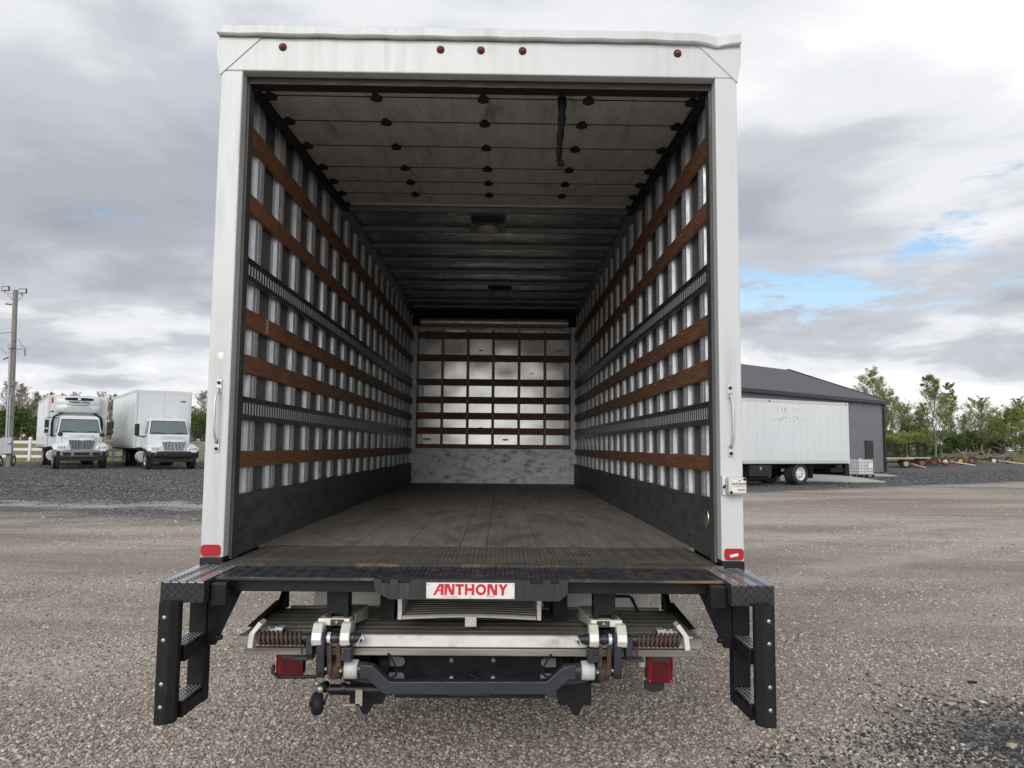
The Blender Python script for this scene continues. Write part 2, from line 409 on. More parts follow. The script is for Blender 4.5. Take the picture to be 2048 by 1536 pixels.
M['fence'] = pmat('white_vinyl', (.74, .74, .74), .45, 0, var=.05)
M['polewood'] = pmat('weathered_pole_wood', (.24, .225, .195), .85, 0, var=.35, scale=6, stretch=(6, 6, .4), bump=.4, bscale=30)
M['conduit'] = pmat('grey_conduit', (.38, .40, .43), .45, .35, var=.08)
M['elbox'] = pmat('grey_electric_box', (.40, .42, .44), .5, .1, var=.06)
M['ibc'] = pmat('white_polyethylene', (.70, .71, .69), .45, 0, var=.06)
M['red_paint'] = pmat('faded_red_paint', (.22, .05, .045), .55, 0, var=.25, scale=6, wear=(.22, .08, .05), wlo=.55, whi=.75)
M['orange_paint'] = pmat('faded_orange_paint', (.30, .11, .065), .55, 0, var=.25, scale=6, wear=(.22, .09, .05), wlo=.55, whi=.75)
M['green_paint'] = pmat('faded_green_paint', (.11, .20, .085), .55, 0, var=.25, scale=6)
M['yellow_paint'] = pmat('faded_yellow_paint', (.60, .42, .10), .55, 0, var=.2, scale=6)
M['tan_wood'] = pmat('weathered_tan_wood', (.45, .36, .26), .8, 0, var=.2, scale=4)
M['tan_paint'] = pmat('tan_wheel_paint', (.55, .40, .22), .55, 0, var=.2)
M['pale_wood'] = pmat('pale_grey_boards', (.58, .53, .46), .8, 0, var=.18, scale=4)
M['bark'] = pmat('grey_brown_bark', (.24, .205, .17), .9, 0, var=.35, scale=10)
M['bark_pale'] = pmat('pale_bark', (.25, .215, .175), .9, 0, var=.3, scale=10)
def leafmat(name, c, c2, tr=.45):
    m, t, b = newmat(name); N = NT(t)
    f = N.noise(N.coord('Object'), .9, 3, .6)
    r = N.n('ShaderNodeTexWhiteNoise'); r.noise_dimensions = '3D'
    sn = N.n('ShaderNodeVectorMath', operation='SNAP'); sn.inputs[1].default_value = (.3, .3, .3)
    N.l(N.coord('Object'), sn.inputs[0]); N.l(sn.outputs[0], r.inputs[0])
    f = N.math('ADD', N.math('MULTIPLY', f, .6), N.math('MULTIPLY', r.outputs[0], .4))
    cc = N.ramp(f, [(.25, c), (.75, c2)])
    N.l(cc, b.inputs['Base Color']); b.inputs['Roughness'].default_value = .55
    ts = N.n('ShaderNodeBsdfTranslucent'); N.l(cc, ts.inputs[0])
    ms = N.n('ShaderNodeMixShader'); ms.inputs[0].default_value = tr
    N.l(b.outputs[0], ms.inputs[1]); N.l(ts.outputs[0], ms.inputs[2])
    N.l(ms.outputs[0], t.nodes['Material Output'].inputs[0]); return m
M['leaf'] = leafmat('spring_leaves', (.20, .27, .06), (.42, .48, .15))  # leaf colours from here on are lightened to stand in for distance haze
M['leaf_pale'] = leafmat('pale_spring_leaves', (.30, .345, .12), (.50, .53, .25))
M['leaf_dark'] = leafmat('dark_green_leaves', (.10, .165, .045), (.24, .32, .105))
M['leaf_brown'] = leafmat('budding_brown_leaves', (.23, .205, .13), (.36, .33, .20))
M['drygrass'] = leafmat('dry_grass_blades', (.26, .22, .12), (.34, .33, .16))

# ------------------------------------------------------------------ the ground
def sstep(a, b, x):
    t = min(1, max(0, (x - a) / (b - a))); return t * t * (3 - 2 * t)
def height(x, y):
    """the yard lies level; on the photo's west side it climbs to the fence and the field goes on rising"""
    wl = sstep(-1.0, -7.0, x) if x < -1.0 else 0.0
    if y < 12.5: h = 0
    elif y < 29: h = .42 * sstep(12.5, 29, y)
    elif y < 42: h = .42 + .05 * (y - 29) / 13
    else: h = .47 + 2.1 * sstep(42, 135, y) * 1.0
    far = .25 * sstep(50, 72, y) + 1.2 * sstep(105, 200, y)
    return h * wl + far * (1 - wl)
def lines(a):
    out = []
    for lo, hi, st in a:
        k = lo
        while k < hi - 1e-6: out.append(k); k += st
    out.append(a[-1][1]); return out
gx = lines([(-600, -120, 60), (-120, -40, 10), (-40, -10, 1.5), (-10, 10, 1.0), (10, 40, 2.5), (40, 120, 10), (120, 600, 60)])
gy = lines([(-40, -10, 10), (-10, 40, 1.0), (40, 60, 2.5), (60, 200, 10), (200, 900, 70)])
g_ = MB(); g_.grid([[(x, y, height(x, y)) for x in gx] for y in gy], True)
def ground_mat():
    m, t, b = newmat('gravel_yard'); N = NT(t)
    P = N.n('ShaderNodeNewGeometry').outputs['Position']
    sp = N.n('ShaderNodeSeparateXYZ'); N.l(P, sp.inputs[0]); X, Y = sp.outputs[0], sp.outputs[1]
    def mp(sc, rot=0):
        k = N.n('ShaderNodeMapping'); k.inputs['Scale'].default_value = sc; k.inputs['Rotation'].default_value = (0, 0, rot); N.l(P, k.inputs[0]); return k.outputs[0]
    def vor(scale, feature='F1'):
        v = N.n('ShaderNodeTexVoronoi', feature=feature); v.inputs['Scale'].default_value = scale; N.l(mp((1, 1, 1)), v.inputs['Vector']); return v
    v1 = vor(85); v2 = vor(24)
    cellv = N.n('ShaderNodeSeparateColor'); N.l(v1.outputs['Color'], cellv.inputs[0])
    cell2 = N.n('ShaderNodeSeparateColor'); N.l(v2.outputs['Color'], cell2.inputs[0])
    stone = N.ramp(cellv.outputs[0], [(0, (.18, .145, .118)), (.22, (.36, .305, .25)), (.6, (.51, .445, .37)), (.88, (.59, .525, .45)), (1, (.71, .65, .57))])
    big = N.noise(mp((.22, .7, 1), .15), .55, 6, .6, .5)
    stone = N.mix(N.ramp(big, [(.40, 0), (.62, .75)]), stone, (.235, .185, .145), 'MIX')
    dust = N.noise(mp((.25, 1.6, 1), -.12), .55, 7, .66, .6)
    stone = N.mix(N.ramp(dust, [(.52, 0), (.68, .65)]), stone, (.60, .555, .49))
    def track(cx, cy, R, w, amt):
        ax_ = N.math('SUBTRACT', X, cx); ay_ = N.math('SUBTRACT', Y, cy)
        r_ = N.math('SQRT', N.math('ADD', N.math('MULTIPLY', ax_, ax_), N.math('MULTIPLY', ay_, ay_)))
        k_ = N.math('ABSOLUTE', N.math('SUBTRACT', N.math('ADD', r_, N.math('MULTIPLY', N.noise(mp((1, 1, 1)), .5, 3), .8)), R))
        return N.math('MULTIPLY', N.math('MULTIPLY', N.ramp(k_, [(w * .4, 1), (w, 0)]), N.ramp(N.noise(mp((1, 1, 1)), .8, 6, .7), [(.36, 0), (.58, 1)])), amt)
    for cx, cy, R, w, amt, c_ in ((-22, 34, 22.5, .45, .6, (.19, .145, .115)), (-22, 34, 24.6, .40, .55, (.19, .145, .115)), (-22, 34, 21.2, .5, .5, (.17, .135, .11)), (30, -25, 41, .5, .5, (.58, .54, .47)), (30, -25, 43.2, .5, .5, (.58, .54, .47)), (12, 60, 50, .6, .45, (.56, .53, .48)), (12, 60, 47.5, .6, .45, (.56, .53, .48)), (-3, 40, 36, .5, .4, (.24, .195, .155))):
        stone = N.mix(track(cx, cy, R, w, amt), stone, c_)
    mill = N.ramp(cell2.outputs[0], [(0, (.030, .029, .032)), (.45, (.072, .070, .074)), (.75, (.135, .13, .132)), (1, (.36, .35, .345))])
    mill = N.mix(N.ramp(N.noise(mp((.35, 1.5, 1)), .75, 8, .75), [(.46, 0), (.66, .8)]), mill, (.20, .19, .182))
    mm = N.noise(mp((.55, 1.6, 1)), 3.2, 6, .75); mill = N.mix(N.ramp(mm, [(.36, .75), (.50, 0)]), mill, (.030, .029, .032)); mill = N.mix(N.ramp(mm, [(.56, 0), (.68, .8)]), mill, (.26, .25, .24))
    wob = N.math('MULTIPLY', N.math('SUBTRACT', N.noise(mp((1, 1, 1)), .17, 8, .72), .5), 20.0)
    wob2 = N.math('MULTIPLY', N.math('SUBTRACT', N.noise(mp((1, 1, 1)), 1.3, 6, .7), .5), 2.4)
    # west yard: millings beyond y = 13.6 + slope
    eW = N.math('ADD', N.math('ADD', N.math('SUBTRACT', Y, 13.9), N.math('MULTIPLY', X, -.16)), wob)
    fW = N.ramp(N.math('ADD', N.math('MULTIPLY', eW, .14), .5), [(.25, 0), (.8, 1)])
    fW = N.math('MULTIPLY', fW, N.math('LESS_THAN', X, 1.0))
    # east yard: millings beyond the line (9,24.3)-(27,35.5)
    eE = N.math('ADD', N.math('SUBTRACT', N.math('SUBTRACT', Y, 18.4), N.math('MULTIPLY', X, .63)), N.math('MULTIPLY', wob, .2))
    fE = N.ramp(N.math('ADD', N.math('MULTIPLY', eE, .35), .5), [(.3, 0), (.75, 1)])
    fE = N.math('MULTIPLY', fE, N.math('GREATER_THAN', X, 1.0))
    # dark patch of loose millings at the near right
    dx = N.math('MULTIPLY', N.math('SUBTRACT', X, 3.6), .60); dy = N.math('SUBTRACT', Y, .60)
    rr = N.math('SQRT', N.math('ADD', N.math('MULTIPLY', dx, dx), N.math('MULTIPLY', dy, dy)))
    fP = N.ramp(N.math('ADD', rr, N.math('MULTIPLY', wob2, .38)), [(.35, 1), (1.2, 0)])
    fP = N.math('MULTIPLY', fP, .95)
    fm = N.math('MAXIMUM', N.math('MAXIMUM', fW, fE), fP)
    c = N.mix(fm, stone, mill)
    # pale drying puddle edge along the west millings
    pud = N.math('ABSOLUTE', N.math('ADD', N.math('ADD', N.math('SUBTRACT', Y, 17.0), N.math('MULTIPLY', X, -.10)), N.math('MULTIPLY', wob, .35)))
    fpud = N.math('MULTIPLY', N.ramp(pud, [(.3, 1), (2.0, 0)]), N.ramp(N.noise(mp((.35, 1.6, 1)), .9, 6, .7), [(.40, 0), (.52, 1)]))
    fpud = N.math('MULTIPLY', fpud, N.math('LESS_THAN', X, -2.0))
    c = N.mix(N.math('MULTIPLY', fpud, .8), c, (.46, .455, .45))
    N.l(c, b.inputs['Base Color'])
    N.l(N.ramp(fpud, [(0, .88), (1, .22)]), b.inputs['Roughness']); b.inputs['Specular IOR Level'].default_value = .3
    d1 = N.math('MULTIPLY', v1.outputs['Distance'], -1.0)
    nb = N.bump(d1, .9, .012)
    nb = N.bump(N.math('MULTIPLY', v2.outputs['Distance'], -1.0), .5, .02, nb)
    nb = N.bump(N.noise(mp((.6, 1.4, 1)), 1.1, 6, .6), .5, .09, nb)
    N.l(nb, b.inputs['Normal']); return m
M['ground'] = ground_mat()
ground = g_.build('ground', M['ground']); ground['kind'] = 'structure'

fx = lines([(-600, -120, 60), (-120, -40, 8), (-40, -2, 2)])
fy = lines([(41.2, 60, 2), (60, 136, 6), (136, 900, 80)])
fd = MB(); fd.grid([[(x, y, height(x, y) + .03) for x in fx] for y in fy], True)
def field_mat():
    m, t, b = newmat('stubble_field'); N = NT(t)
    v = N.coord('Object', (1, 1, 1)); r = N.coord('Object', (1.2, .12, 1), False, (0, 0, .6))
    c = N.ramp(N.noise(r, 5, 6, .7), [(.32, (.20, .155, .075)), (.47, (.30, .235, .12)), (.58, (.33, .22, .12)), (.72, (.42, .36, .22))])
    gr = N.ramp(N.noise(v, .12, 5, .7), [(.42, 0), (.62, .8)])
    c = N.mix(gr, c, (.17, .185, .055))
    N.l(c, b.inputs['Base Color']); b.inputs['Roughness'].default_value = .95
    N.l(N.bump(N.noise(v, 6, 6, .7), .8, .15), b.inputs['Normal']); return m
field = fd.build('field', field_mat()); field['kind'] = 'structure'

# loose stones: real pebbles where the camera can tell them apart
def stone_mat(name, dark):
    m, t, b = newmat(name); N = NT(t)
    oi = N.n('ShaderNodeObjectInfo')
    st = [(0, (.028, .028, .031)), (.5, (.062, .060, .062)), (.8, (.14, .135, .13)), (1, (.38, .365, .34))] if dark else \
         [(0, (.165, .132, .110)), (.25, (.33, .28, .232)), (.62, (.49, .428, .36)), (.9, (.59, .525, .45)), (1, (.73, .67, .59))]
    c = N.ramp(oi.outputs['Random'], st)
    c = N.mix(.25, c, N.ramp(N.noise(N.coord('Object'), 3, 4), [(.3, .12), (.7, .6)]), 'OVERLAY')
    N.l(c, b.inputs['Base Color']); b.inputs['Roughness'].default_value = .85; return m
M['stone'] = stone_mat('limestone_gravel', False); M['stone_dark'] = stone_mat('dark_millings', True)
def make_stone(seed, mat):
    rn = random.Random(seed); b = bmesh.new(); bmesh.ops.create_icosphere(b, subdivisions=1, radius=1)
    for v in b.verts:
        v.co *= rn.uniform(.72, 1.12); v.co.x *= 1.15; v.co.z *= .62
    me = bpy.data.meshes.new('stone'); b.to_mesh(me); b.free(); me.materials.append(mat)
    return me
def scatter(name, label, pts, mats, lo, hi, seed):
    """one mass of pebbles: points carry scale and turn, geometry nodes set a stone on each"""
    rn = random.Random(seed)
    me = bpy.data.meshes.new(name); me.from_pydata(pts, [], [])
    a = me.attributes.new('size', 'FLOAT', 'POINT'); a.data.foreach_set('value', [lo + (hi - lo) * rn.random() ** 2.2 for _ in pts])
    r = me.attributes.new('turn', 'FLOAT_VECTOR', 'POINT')
    r.data.foreach_set('vector', [k for _ in pts for k in (rn.uniform(-.5, .5), rn.uniform(-.5, .5), rn.uniform(0, 6.28))])
    o = bpy.data.objects.new(name, me); col.objects.link(o); o['kind'] = 'stuff'; o['label'] = label; o['category'] = 'gravel'
    ng = bpy.data.node_groups.new(name + '_nodes', 'GeometryNodeTree')
    ng.interface.new_socket('Geometry', in_out='INPUT', socket_type='NodeSocketGeometry')
    ng.interface.new_socket('Geometry', in_out='OUTPUT', socket_type='NodeSocketGeometry')
    gi = ng.nodes.new('NodeGroupInput'); go = ng.nodes.new('NodeGroupOutput')
    jn = ng.nodes.new('GeometryNodeJoinGeometry')
    idx = ng.nodes.new('GeometryNodeInputIndex'); K = 3
    for k in range(K):
        so = bpy.data.objects.new(name + '_source', make_stone(seed * 10 + k, mats)); so['kind'] = 'helper'
        oi = ng.nodes.new('GeometryNodeObjectInfo'); oi.inputs[0].default_value = so
        md = ng.nodes.new('FunctionNodeCompare'); md.data_type = 'INT'; md.operation = 'EQUAL'
        mo = ng.nodes.new('ShaderNodeMath'); mo.operation = 'MODULO'; mo.inputs[1].default_value = K
        ng.links.new(idx.outputs[0], mo.inputs[0]); ng.links.new(mo.outputs[0], md.inputs[2]); md.inputs[3].default_value = k
        ip = ng.nodes.new('GeometryNodeInstanceOnPoints')
        ns = ng.nodes.new('GeometryNodeInputNamedAttribute'); ns.data_type = 'FLOAT'; ns.inputs[0].default_value = 'size'
        nr = ng.nodes.new('GeometryNodeInputNamedAttribute'); nr.data_type = 'FLOAT_VECTOR'; nr.inputs[0].default_value = 'turn'
        ng.links.new(gi.outputs[0], ip.inputs['Points']); ng.links.new(md.outputs[0], ip.inputs['Selection'])
        ng.links.new(oi.outputs['Geometry'], ip.inputs['Instance']); ng.links.new(ns.outputs[0], ip.inputs['Scale'])
        er = ng.nodes.new('FunctionNodeEulerToRotation'); ng.links.new(nr.outputs[0], er.inputs[0]); ng.links.new(er.outputs[0], ip.inputs['Rotation'])
        ng.links.new(ip.outputs[0], jn.inputs[0])
    ng.links.new(jn.outputs[0], go.inputs[0])
    md = o.modifiers.new('stones', 'NODES'); md.node_group = ng
    return o
rs = random.Random(5)
near, dark = [], []
for d0, d1, dens in ((3.3, 5.2, 4200), (5.2, 7.5, 1800), (7.5, 11, 500), (11, 17, 110)):
    area = .5 * (d1 ** 2 - d0 ** 2) * 1.45
    for _ in range(int(area * dens)):
        d = math.sqrt(rs.uniform(d0 ** 2, d1 ** 2)); a = rs.uniform(-.725, .725)
        x = CAM.x + d * math.sin(a); y = CAM.y + d * math.cos(a)
        rr = math.hypot((x - 3.6) * .60, y - .60) + .16 * math.sin(x * 3.1 + y) + .12 * math.sin(y * 5 - x * 2)
        if rr < rs.uniform(.35, 1.25):
            dark.append((x, y, .002))
        else:
            near.append((x, y, height(x, y) + .002))
scatter('gravel', 'pale limestone gravel strewn over the yard around the truck', near, M['stone'], .0042, .0150, 3)
def strew(n, area, seed):
    rn = random.Random(seed); out = []
    for _ in range(n):
        x, y = area(rn); out.append((x, y, height(x, y) - .004))
    return out
def a_west(rn):
    y = rn.triangular(15.5, 41, 20); return rn.uniform(-2 - y * .72, -2 - y * .28), y
def a_east(rn):
    y = rn.triangular(27, 78, 34); x = rn.uniform(max(9, (y - 18.4) / .63 - 22), y * .80 + 6)
    return (x, max(y, 19.6 + .63 * x)) if rn.random() < .9 else (x, y)
def a_mid(rn):
    y = rn.triangular(8, 30, 9); return rn.uniform(-.62 * y - 2, .82 * y + 2), y
scatter('dark_gravel', 'rough dark gravel in front of the two trucks parked by the fence', strew(24000, a_west, 61), M['stone_dark'], .012, .040, 6)
scatter('dark_gravel', 'rough dark gravel between the grey building and the row of wagons', strew(26000, a_east, 62), M['stone_dark'], .016, .055, 7)
scatter('gravel', 'scattered pale stones on the middle of the yard', strew(12000, a_mid, 63), M['stone'], .010, .030, 8)
scatter('dark_gravel', 'patch of loose dark gravel in the near right corner', dark, M['stone_dark'], .0045, .0165, 4)
# a few odd lumps lying in the dark patch
for k, (px, py, s, mt, lb) in enumerate([(1405, 0, 0, None, None)][:0] + [
        (1902, 1407, .034, 'tan_wood', 'flat yellowish stone in the middle of the dark gravel patch'),
        (2024, 1490, .036, 'tan_wood', 'yellow stone at the right edge of the dark gravel patch'),
        (1966, 1404, .020, 'sign_white', 'small white pebble lying on the dark gravel patch'),
        (1946, 1364, .030, 'rubber', 'black lump at the upper rim of the dark gravel patch')]):
    p = at(px, py, z=.012); b = make_stone(70 + k, M[mt])
    o = bpy.data.objects.new('stone', b); col.objects.link(o); o.location = p; o.scale = (s * 1.3, s, s * .6); o.rotation_euler = (0, 0, k)
    tag(o, lb, 'stone', 'odd stones on the dark patch')

# ------------------------------------------------------------------ the open box truck
truck = thing('box_truck', 'open white box truck seen from behind, cargo door rolled up, black lift gate underneath', 'truck')
ZF = 1.097; LEN = 7.60
# shell
for s in (-1, 1):
    m = MB(); m.box(*sorted((s * 1.287, s * 1.294)), .151, 7.72, .99, 3.69); m.build('side_skin', M['white_body'], truck)
    m = MB(); m.box(*sorted((s * 1.2585, s * 1.2865)), .155, 7.64, 1.05, 3.69); m.build('wall_liner', M['liner'], truck)
    # rear post: face, hollow back, black foot
    m = MB(); m.box(*sorted((s * 1.186, s * 1.295)), 0, .15, 1.115, 3.515)
    p = m.build('rear_post', M['white'], truck, .006)
    m = MB(); m.box(*sorted((s * 1.187, s * 1.296)), -.002, .148, 1.04, 1.113); m.build('post_foot', M['black'], p, .004)
    m = MB(); m.box(*sorted((s * 1.170, s * 1.184)), .066, .135, 1.10, 3.50); m.build('door_track', M['guide'], truck)
    # reflector on the post
    m = MB(); x0, x1 = (sorted((s * 1.198, s * 1.290)))
    pts = []
    for cx, cz, a0 in ((x1 - .014, 1.176 - .014, 0), (x0 + .014, 1.176 - .014, 90), (x0 + .014, 1.122 + .014, 180), (x1 - .014, 1.122 + .014, 270)):
        for k in range(4): pts.append((cx + .014 * math.cos(rad(a0 + 30 * k)), cz + .014 * math.sin(rad(a0 + 30 * k))))
    m.prism(pts, 'y', -.007, -.0005)
    rf = m.build('reflector', M['reflector'], truck)
    if s > 0:
        q = MB(); q.prism([(1.222, 1.146), (1.262, 1.155), (1.265, 1.142), (1.226, 1.134)], 'y', -.0085, -.0072); q.build('sticker', M['sign_white'], rf)
    # grab handle
    xh = s * 1.236; top, bot = 1.945, 1.630
    m = MB(); m.tube([(xh, -.012, top - .03), (xh + s * .001, -.034, top - .060), (xh + s * .003, -.042, top - .085), (xh + s * .003, -.042, bot + .085), (xh + s * .001, -.034, bot + .060), (xh, -.012, bot + .03)], .0066, 8)
    hd = m.build('grab_handle', M['handle'], truck)
    for zc in (top - .015, bot + .015):
        q = MB(); q.box(xh - .013, xh + .013, -.008, -.0005, zc - .032, zc + .032); q.build('handle_plate', M['handle'], hd, .002)
        for dz in (-.016, .016):
            q = MB(); q.cyl((xh, -.016, zc + dz), (xh, -.006, zc + dz), .008, 8); q.build('bolt', M['deepblack'], hd)
# header, its back lip, the bent drip cap and the corner gussets
m = MB(); m.box(-1.295, 1.295, 0, .15, 3.516, 3.688); header = m.build('header', M['white'], truck, .006)
m = MB(); m.box(-1.18, 1.18, .062, .140, 3.478, 3.514); m.build('header_lip', M['header_dark'], header)
m = MB(); m.box(-1.18, 1.18, .10, .60, 3.535, 3.545); m.build('header_seal', M['header_dark'], header)
rows = []
for k in range(45):
    x = -1.312 + k * 2.624 / 44
    d = 0
    dent = math.exp(-((x - 1.19) / .055) ** 2)
    wave = .0010 * math.sin(x * 9 + math.sin(x * 4)) * sstep(.2, 1.0, x) + .002 * math.sin(x * 23 + 1)
    sag = -.006 * sstep(.7, 1.15, x)
    zt = 3.737 + wave + sag - .014 * dent + .004 * sstep(1.22, 1.31, x); zb = 3.689 + wave + sag - .019 * dent
    yo = -.034 + .010 * dent
    rows.append([(x, .10, zt + .004), (x, yo + .003, zt), (x, yo, zt - .004), (x, yo - .001, zb + .006), (x, yo + .006, zb), (x, -.002, zb + .003), (x, .10, zb + .004)])
m = MB(); m.grid(rows, False, True); m.poly(rows[0]); m.poly(rows[-1][::-1]); m.build('drip_cap', M['white'], truck)
for s in (-1, 1):
    m = MB(); m.prism([(s * 1.299, 3.686), (s * 1.098, 3.686), (s * 1.296, 3.492), (s * 1.299, 3.492)], 'y', -.0055, -.0008)
    m.build('corner_gusset', M['white'], truck, .0012)
    m = MB(); m.hexa([(s * 1.296, -.003, 3.49), (s * 1.318, -.003, 3.60), (s * 1.318, .2, 3.60), (s * 1.296, .2, 3.49), (s * 1.296, -.003, 3.686), (s * 1.319, -.003, 3.686), (s * 1.319, .2, 3.686), (s * 1.296, .2, 3.686)])
    m.build('corner_cap', M['white'], truck)
for x in (-.991, -.2, .003, .213, .997):
    m = MB(); m.lathe([(.020, 0), (.020, -.004), (.014, -.006)], (x, -.0005, 3.64), (0, 1, 0), 14)
    mk = m.build('marker_lamp', M['black_plastic'], truck)
    m = MB(); m.lathe([(.0145, 0), (.013, -.007), (.008, -.0115), (.0005, -.013)], (x, -.005, 3.64), (0, 1, 0), 12); m.build('lens', M['redlens'], mk)
# roof
m = MB(); m.box(-1.285, 1.285, .15, 7.72, 3.708, 3.722); m.build('roof_skin', M['white_body'], truck)
m = MB()
nx, ny = 16, 60
m.grid([[(-1.275 + 2.55 * i / nx, .16 + 7.46 * j / ny, 3.702 + .004 * math.sin(i * 2.1 + j * .9) * math.sin(j * 2.2)) for i in range(nx + 1)] for j in range(ny + 1)], True)
m.build('roof_lining', M['roof_in'], truck)
bow = MB(); bow.prism([(-.035, 3.698), (-.02, 3.662), (.02, 3.662), (.035, 3.698)], 'x', -1.21, 1.21)
bme = bow.mesh('roof_bow', M['bow'])
for y in (.5, 1.1, 1.7, 2.12, 2.70, 3.29, 3.88, 4.44, 5.0, 5.59, 6.2, 6.75, 7.2):
    share(bme, 'roof_bow', truck, (0, y, 0))
for s in (-1, 1):
    m = MB(); m.prism([(s * 1.277, 3.60), (s * 1.255, 3.60), (s * 1.20, 3.655), (s * 1.20, 3.700), (s * 1.277, 3.700)], 'y', .16, 7.58); m.build('top_rail', M['bow'], truck)
    m = MB(); m.box(*sorted((s * 1.288, s * 1.306)), .16, 7.72, 3.60, 3.705); m.build('outer_top_rail', M['alu_rail'], truck)
    m = MB(); m.box(*sorted((s * 1.288, s * 1.306)), .16, 7.72, .93, 1.06); m.build('outer_bottom_rail', M['alu_rail'], truck)
for x, y, st in ((-.02, 3.13, 1), (.085, 6.04, 0)):
    m = MB(); m.box(x - .16, x + .16, y - .13, y + .13, 3.655, 3.661); b_ = m.build('lamp_plate', M['bow'], truck)
    m = MB(); m.lathe([(.10, 0), (.10, -.022), (.085, -.036), (.0005, -.042)], (x, y, 3.655), (0, 0, 1), 22); m.build('dome_lamp', M['door_in'], b_)
# wall posts: hat sections with rivets
st = MB()
zs0, zs1 = 1.37, 3.60
prof = [(-.105, 0), (-.054, 0), (-.046, .0195), (-.006, .0215), (-.003, .0175), (0, .0215), (.056, .0215), (.059, .0185), (.062, 0), (.105, 0)]
for (y0, d0), (y1, d1) in zip(prof[:-1], prof[1:]):
    st.poly([(d0, y0, zs0), (d1, y1, zs0), (d1, y1, zs1), (d0, y0, zs1)])
rv = MB(); rv.v, rv.f, rv.sm = list(st.v), list(st.f), list(st.sm)
for k in range(23):
    z = zs0 + .05 + k * .098
    for yy, dd in ((-.020, .0206), (.020, .0213)):
        if k % 2 == 0 or yy > 0:
            rv.cyl((dd - .001, yy, z), (dd + .003, yy, z), .0045, 6)
smesh = {1: rv.mesh('wall_post', M['galv'])}
stm = rv.mirror(); smesh[-1] = stm.mesh('wall_post', M['galv'])
ys = [.31 + .392 * k for k in range(19)]
for s in (-1, 1):
    for y in ys:
        share(smesh[-s], 'wall_post', truck, (s * 1.2582, y + .17, 0))
# wooden slats, rubbed and nailed, and the two slotted logistic rails on each wall
for s in (-1, 1):
    for z, h in ((3.288, .112), (2.932, .096), (2.316, .098), (2.074, .099), (1.573, .088)):
        rn = random.Random(int(z * 100) + s)
        rows = []
        for k in range(25):
            y = .172 + k * (7.545 - .172) / 24
            j = [rn.uniform(-.0025, .0025) for _ in range(2)]
            xi, xo = s * 1.2165, s * 1.2362
            rows.append([(xo, y, z - h / 2 + j[0]), (xi, y, z - h / 2 + j[0] + .003), (xi, y, z + h / 2 + j[1] - .003), (xo, y, z + h / 2 + j[1])])
        m = MB(); m.grid(rows, False, True); m.poly(rows[0]); m.poly(rows[-1])
        sl = m.build('wall_slat', M['slat'], truck)
        q = MB()
        for y in ys:
            for dz in (-.022, .022): q.cyl((s * 1.2150, y + .17 + rn.uniform(-.015, .015), z + dz), (s * 1.2172, y + .17, z + dz), .006, 6)
        q.build('screw_heads', M['screw'], sl)
    for z, h in ((2.572, .118), (1.838, .122)):
        q = MB(); xa, xb = s * 1.2095, s * 1.2362
        lip = .020
        # top and bottom lips
        for sg in (1, -1):
            q.box(*sorted((xa, xb)), .172, 7.545, *sorted((z + sg * h / 2, z + sg * (h / 2 - .010))))
            q.box(*sorted((s * 1.2150, s * 1.2182)), .172, 7.545, *sorted((z + sg * (h / 2 - .010), z + sg * (h / 2 - .030))))
        y = .172
        while y < 7.53:
            q.box(*sorted((s * 1.2166, s * 1.2182)), y, y + .020, z - h / 2 + .0295, z + h / 2 - .0295); y += .046
        rl = q.build('logistic_rail', M['etrack'], truck)
        q = MB(); q.box(*sorted((s * 1.2186, s * 1.2358)), .175, 7.54, z - h / 2 + .012, z + h / 2 - .012); q.build('rail_backing', M['slot'], rl)
    m = MB(); rows = []
    for k in range(20):
        y = .16 + k * (7.56 - .16) / 19; t = 1.394 + .004 * math.sin(k * 1.7 + s)
        rows.append([(s * 1.2365, y, 1.09), (s * 1.208, y, 1.09), (s * 1.2085, y, t), (s * 1.2365, y, t)])
    m.grid(rows, False, True); m.poly(rows[0]); m.poly(rows[-1]); kp = m.build('kick_plate', M['kick'], truck)
    q = MB()
    rn = random.Random(s + 9)
    for k in range(16):
        q.cyl((s * 1.2068, .24 + k * .45, 1.16 + .01 * rn.random()), (s * 1.209, .24 + k * .45, 1.16), .009, 8)
    q.build('screw_heads', M['deepblack'], kp)
# lamp recess on the right kick plate, sticker on the right slat, tape on the left slat
p = MB(); p.lathe([(.040, 0), (.040, -.004), (.030, -.006), (.0005, -.004)], (1.2078, .33, 1.285), (1, 0, 0), 18)
for i, v in enumerate(p.v): p.v[i] = (v[0], v[1], 1.285 + (v[2] - 1.285) * 1.35)
p.build('oval_lamp', M['chrome'], truck)
m = MB(); m.box(1.2140, 1.2160, .178, .225, 2.27, 2.365); m.build('red_sticker', M['reflector'], truck)
m = MB(); m.box(-1.2160, -1.2140, .60, .645, 2.275, 2.36); m.build('masking_tape', M['tan_wood'], truck)
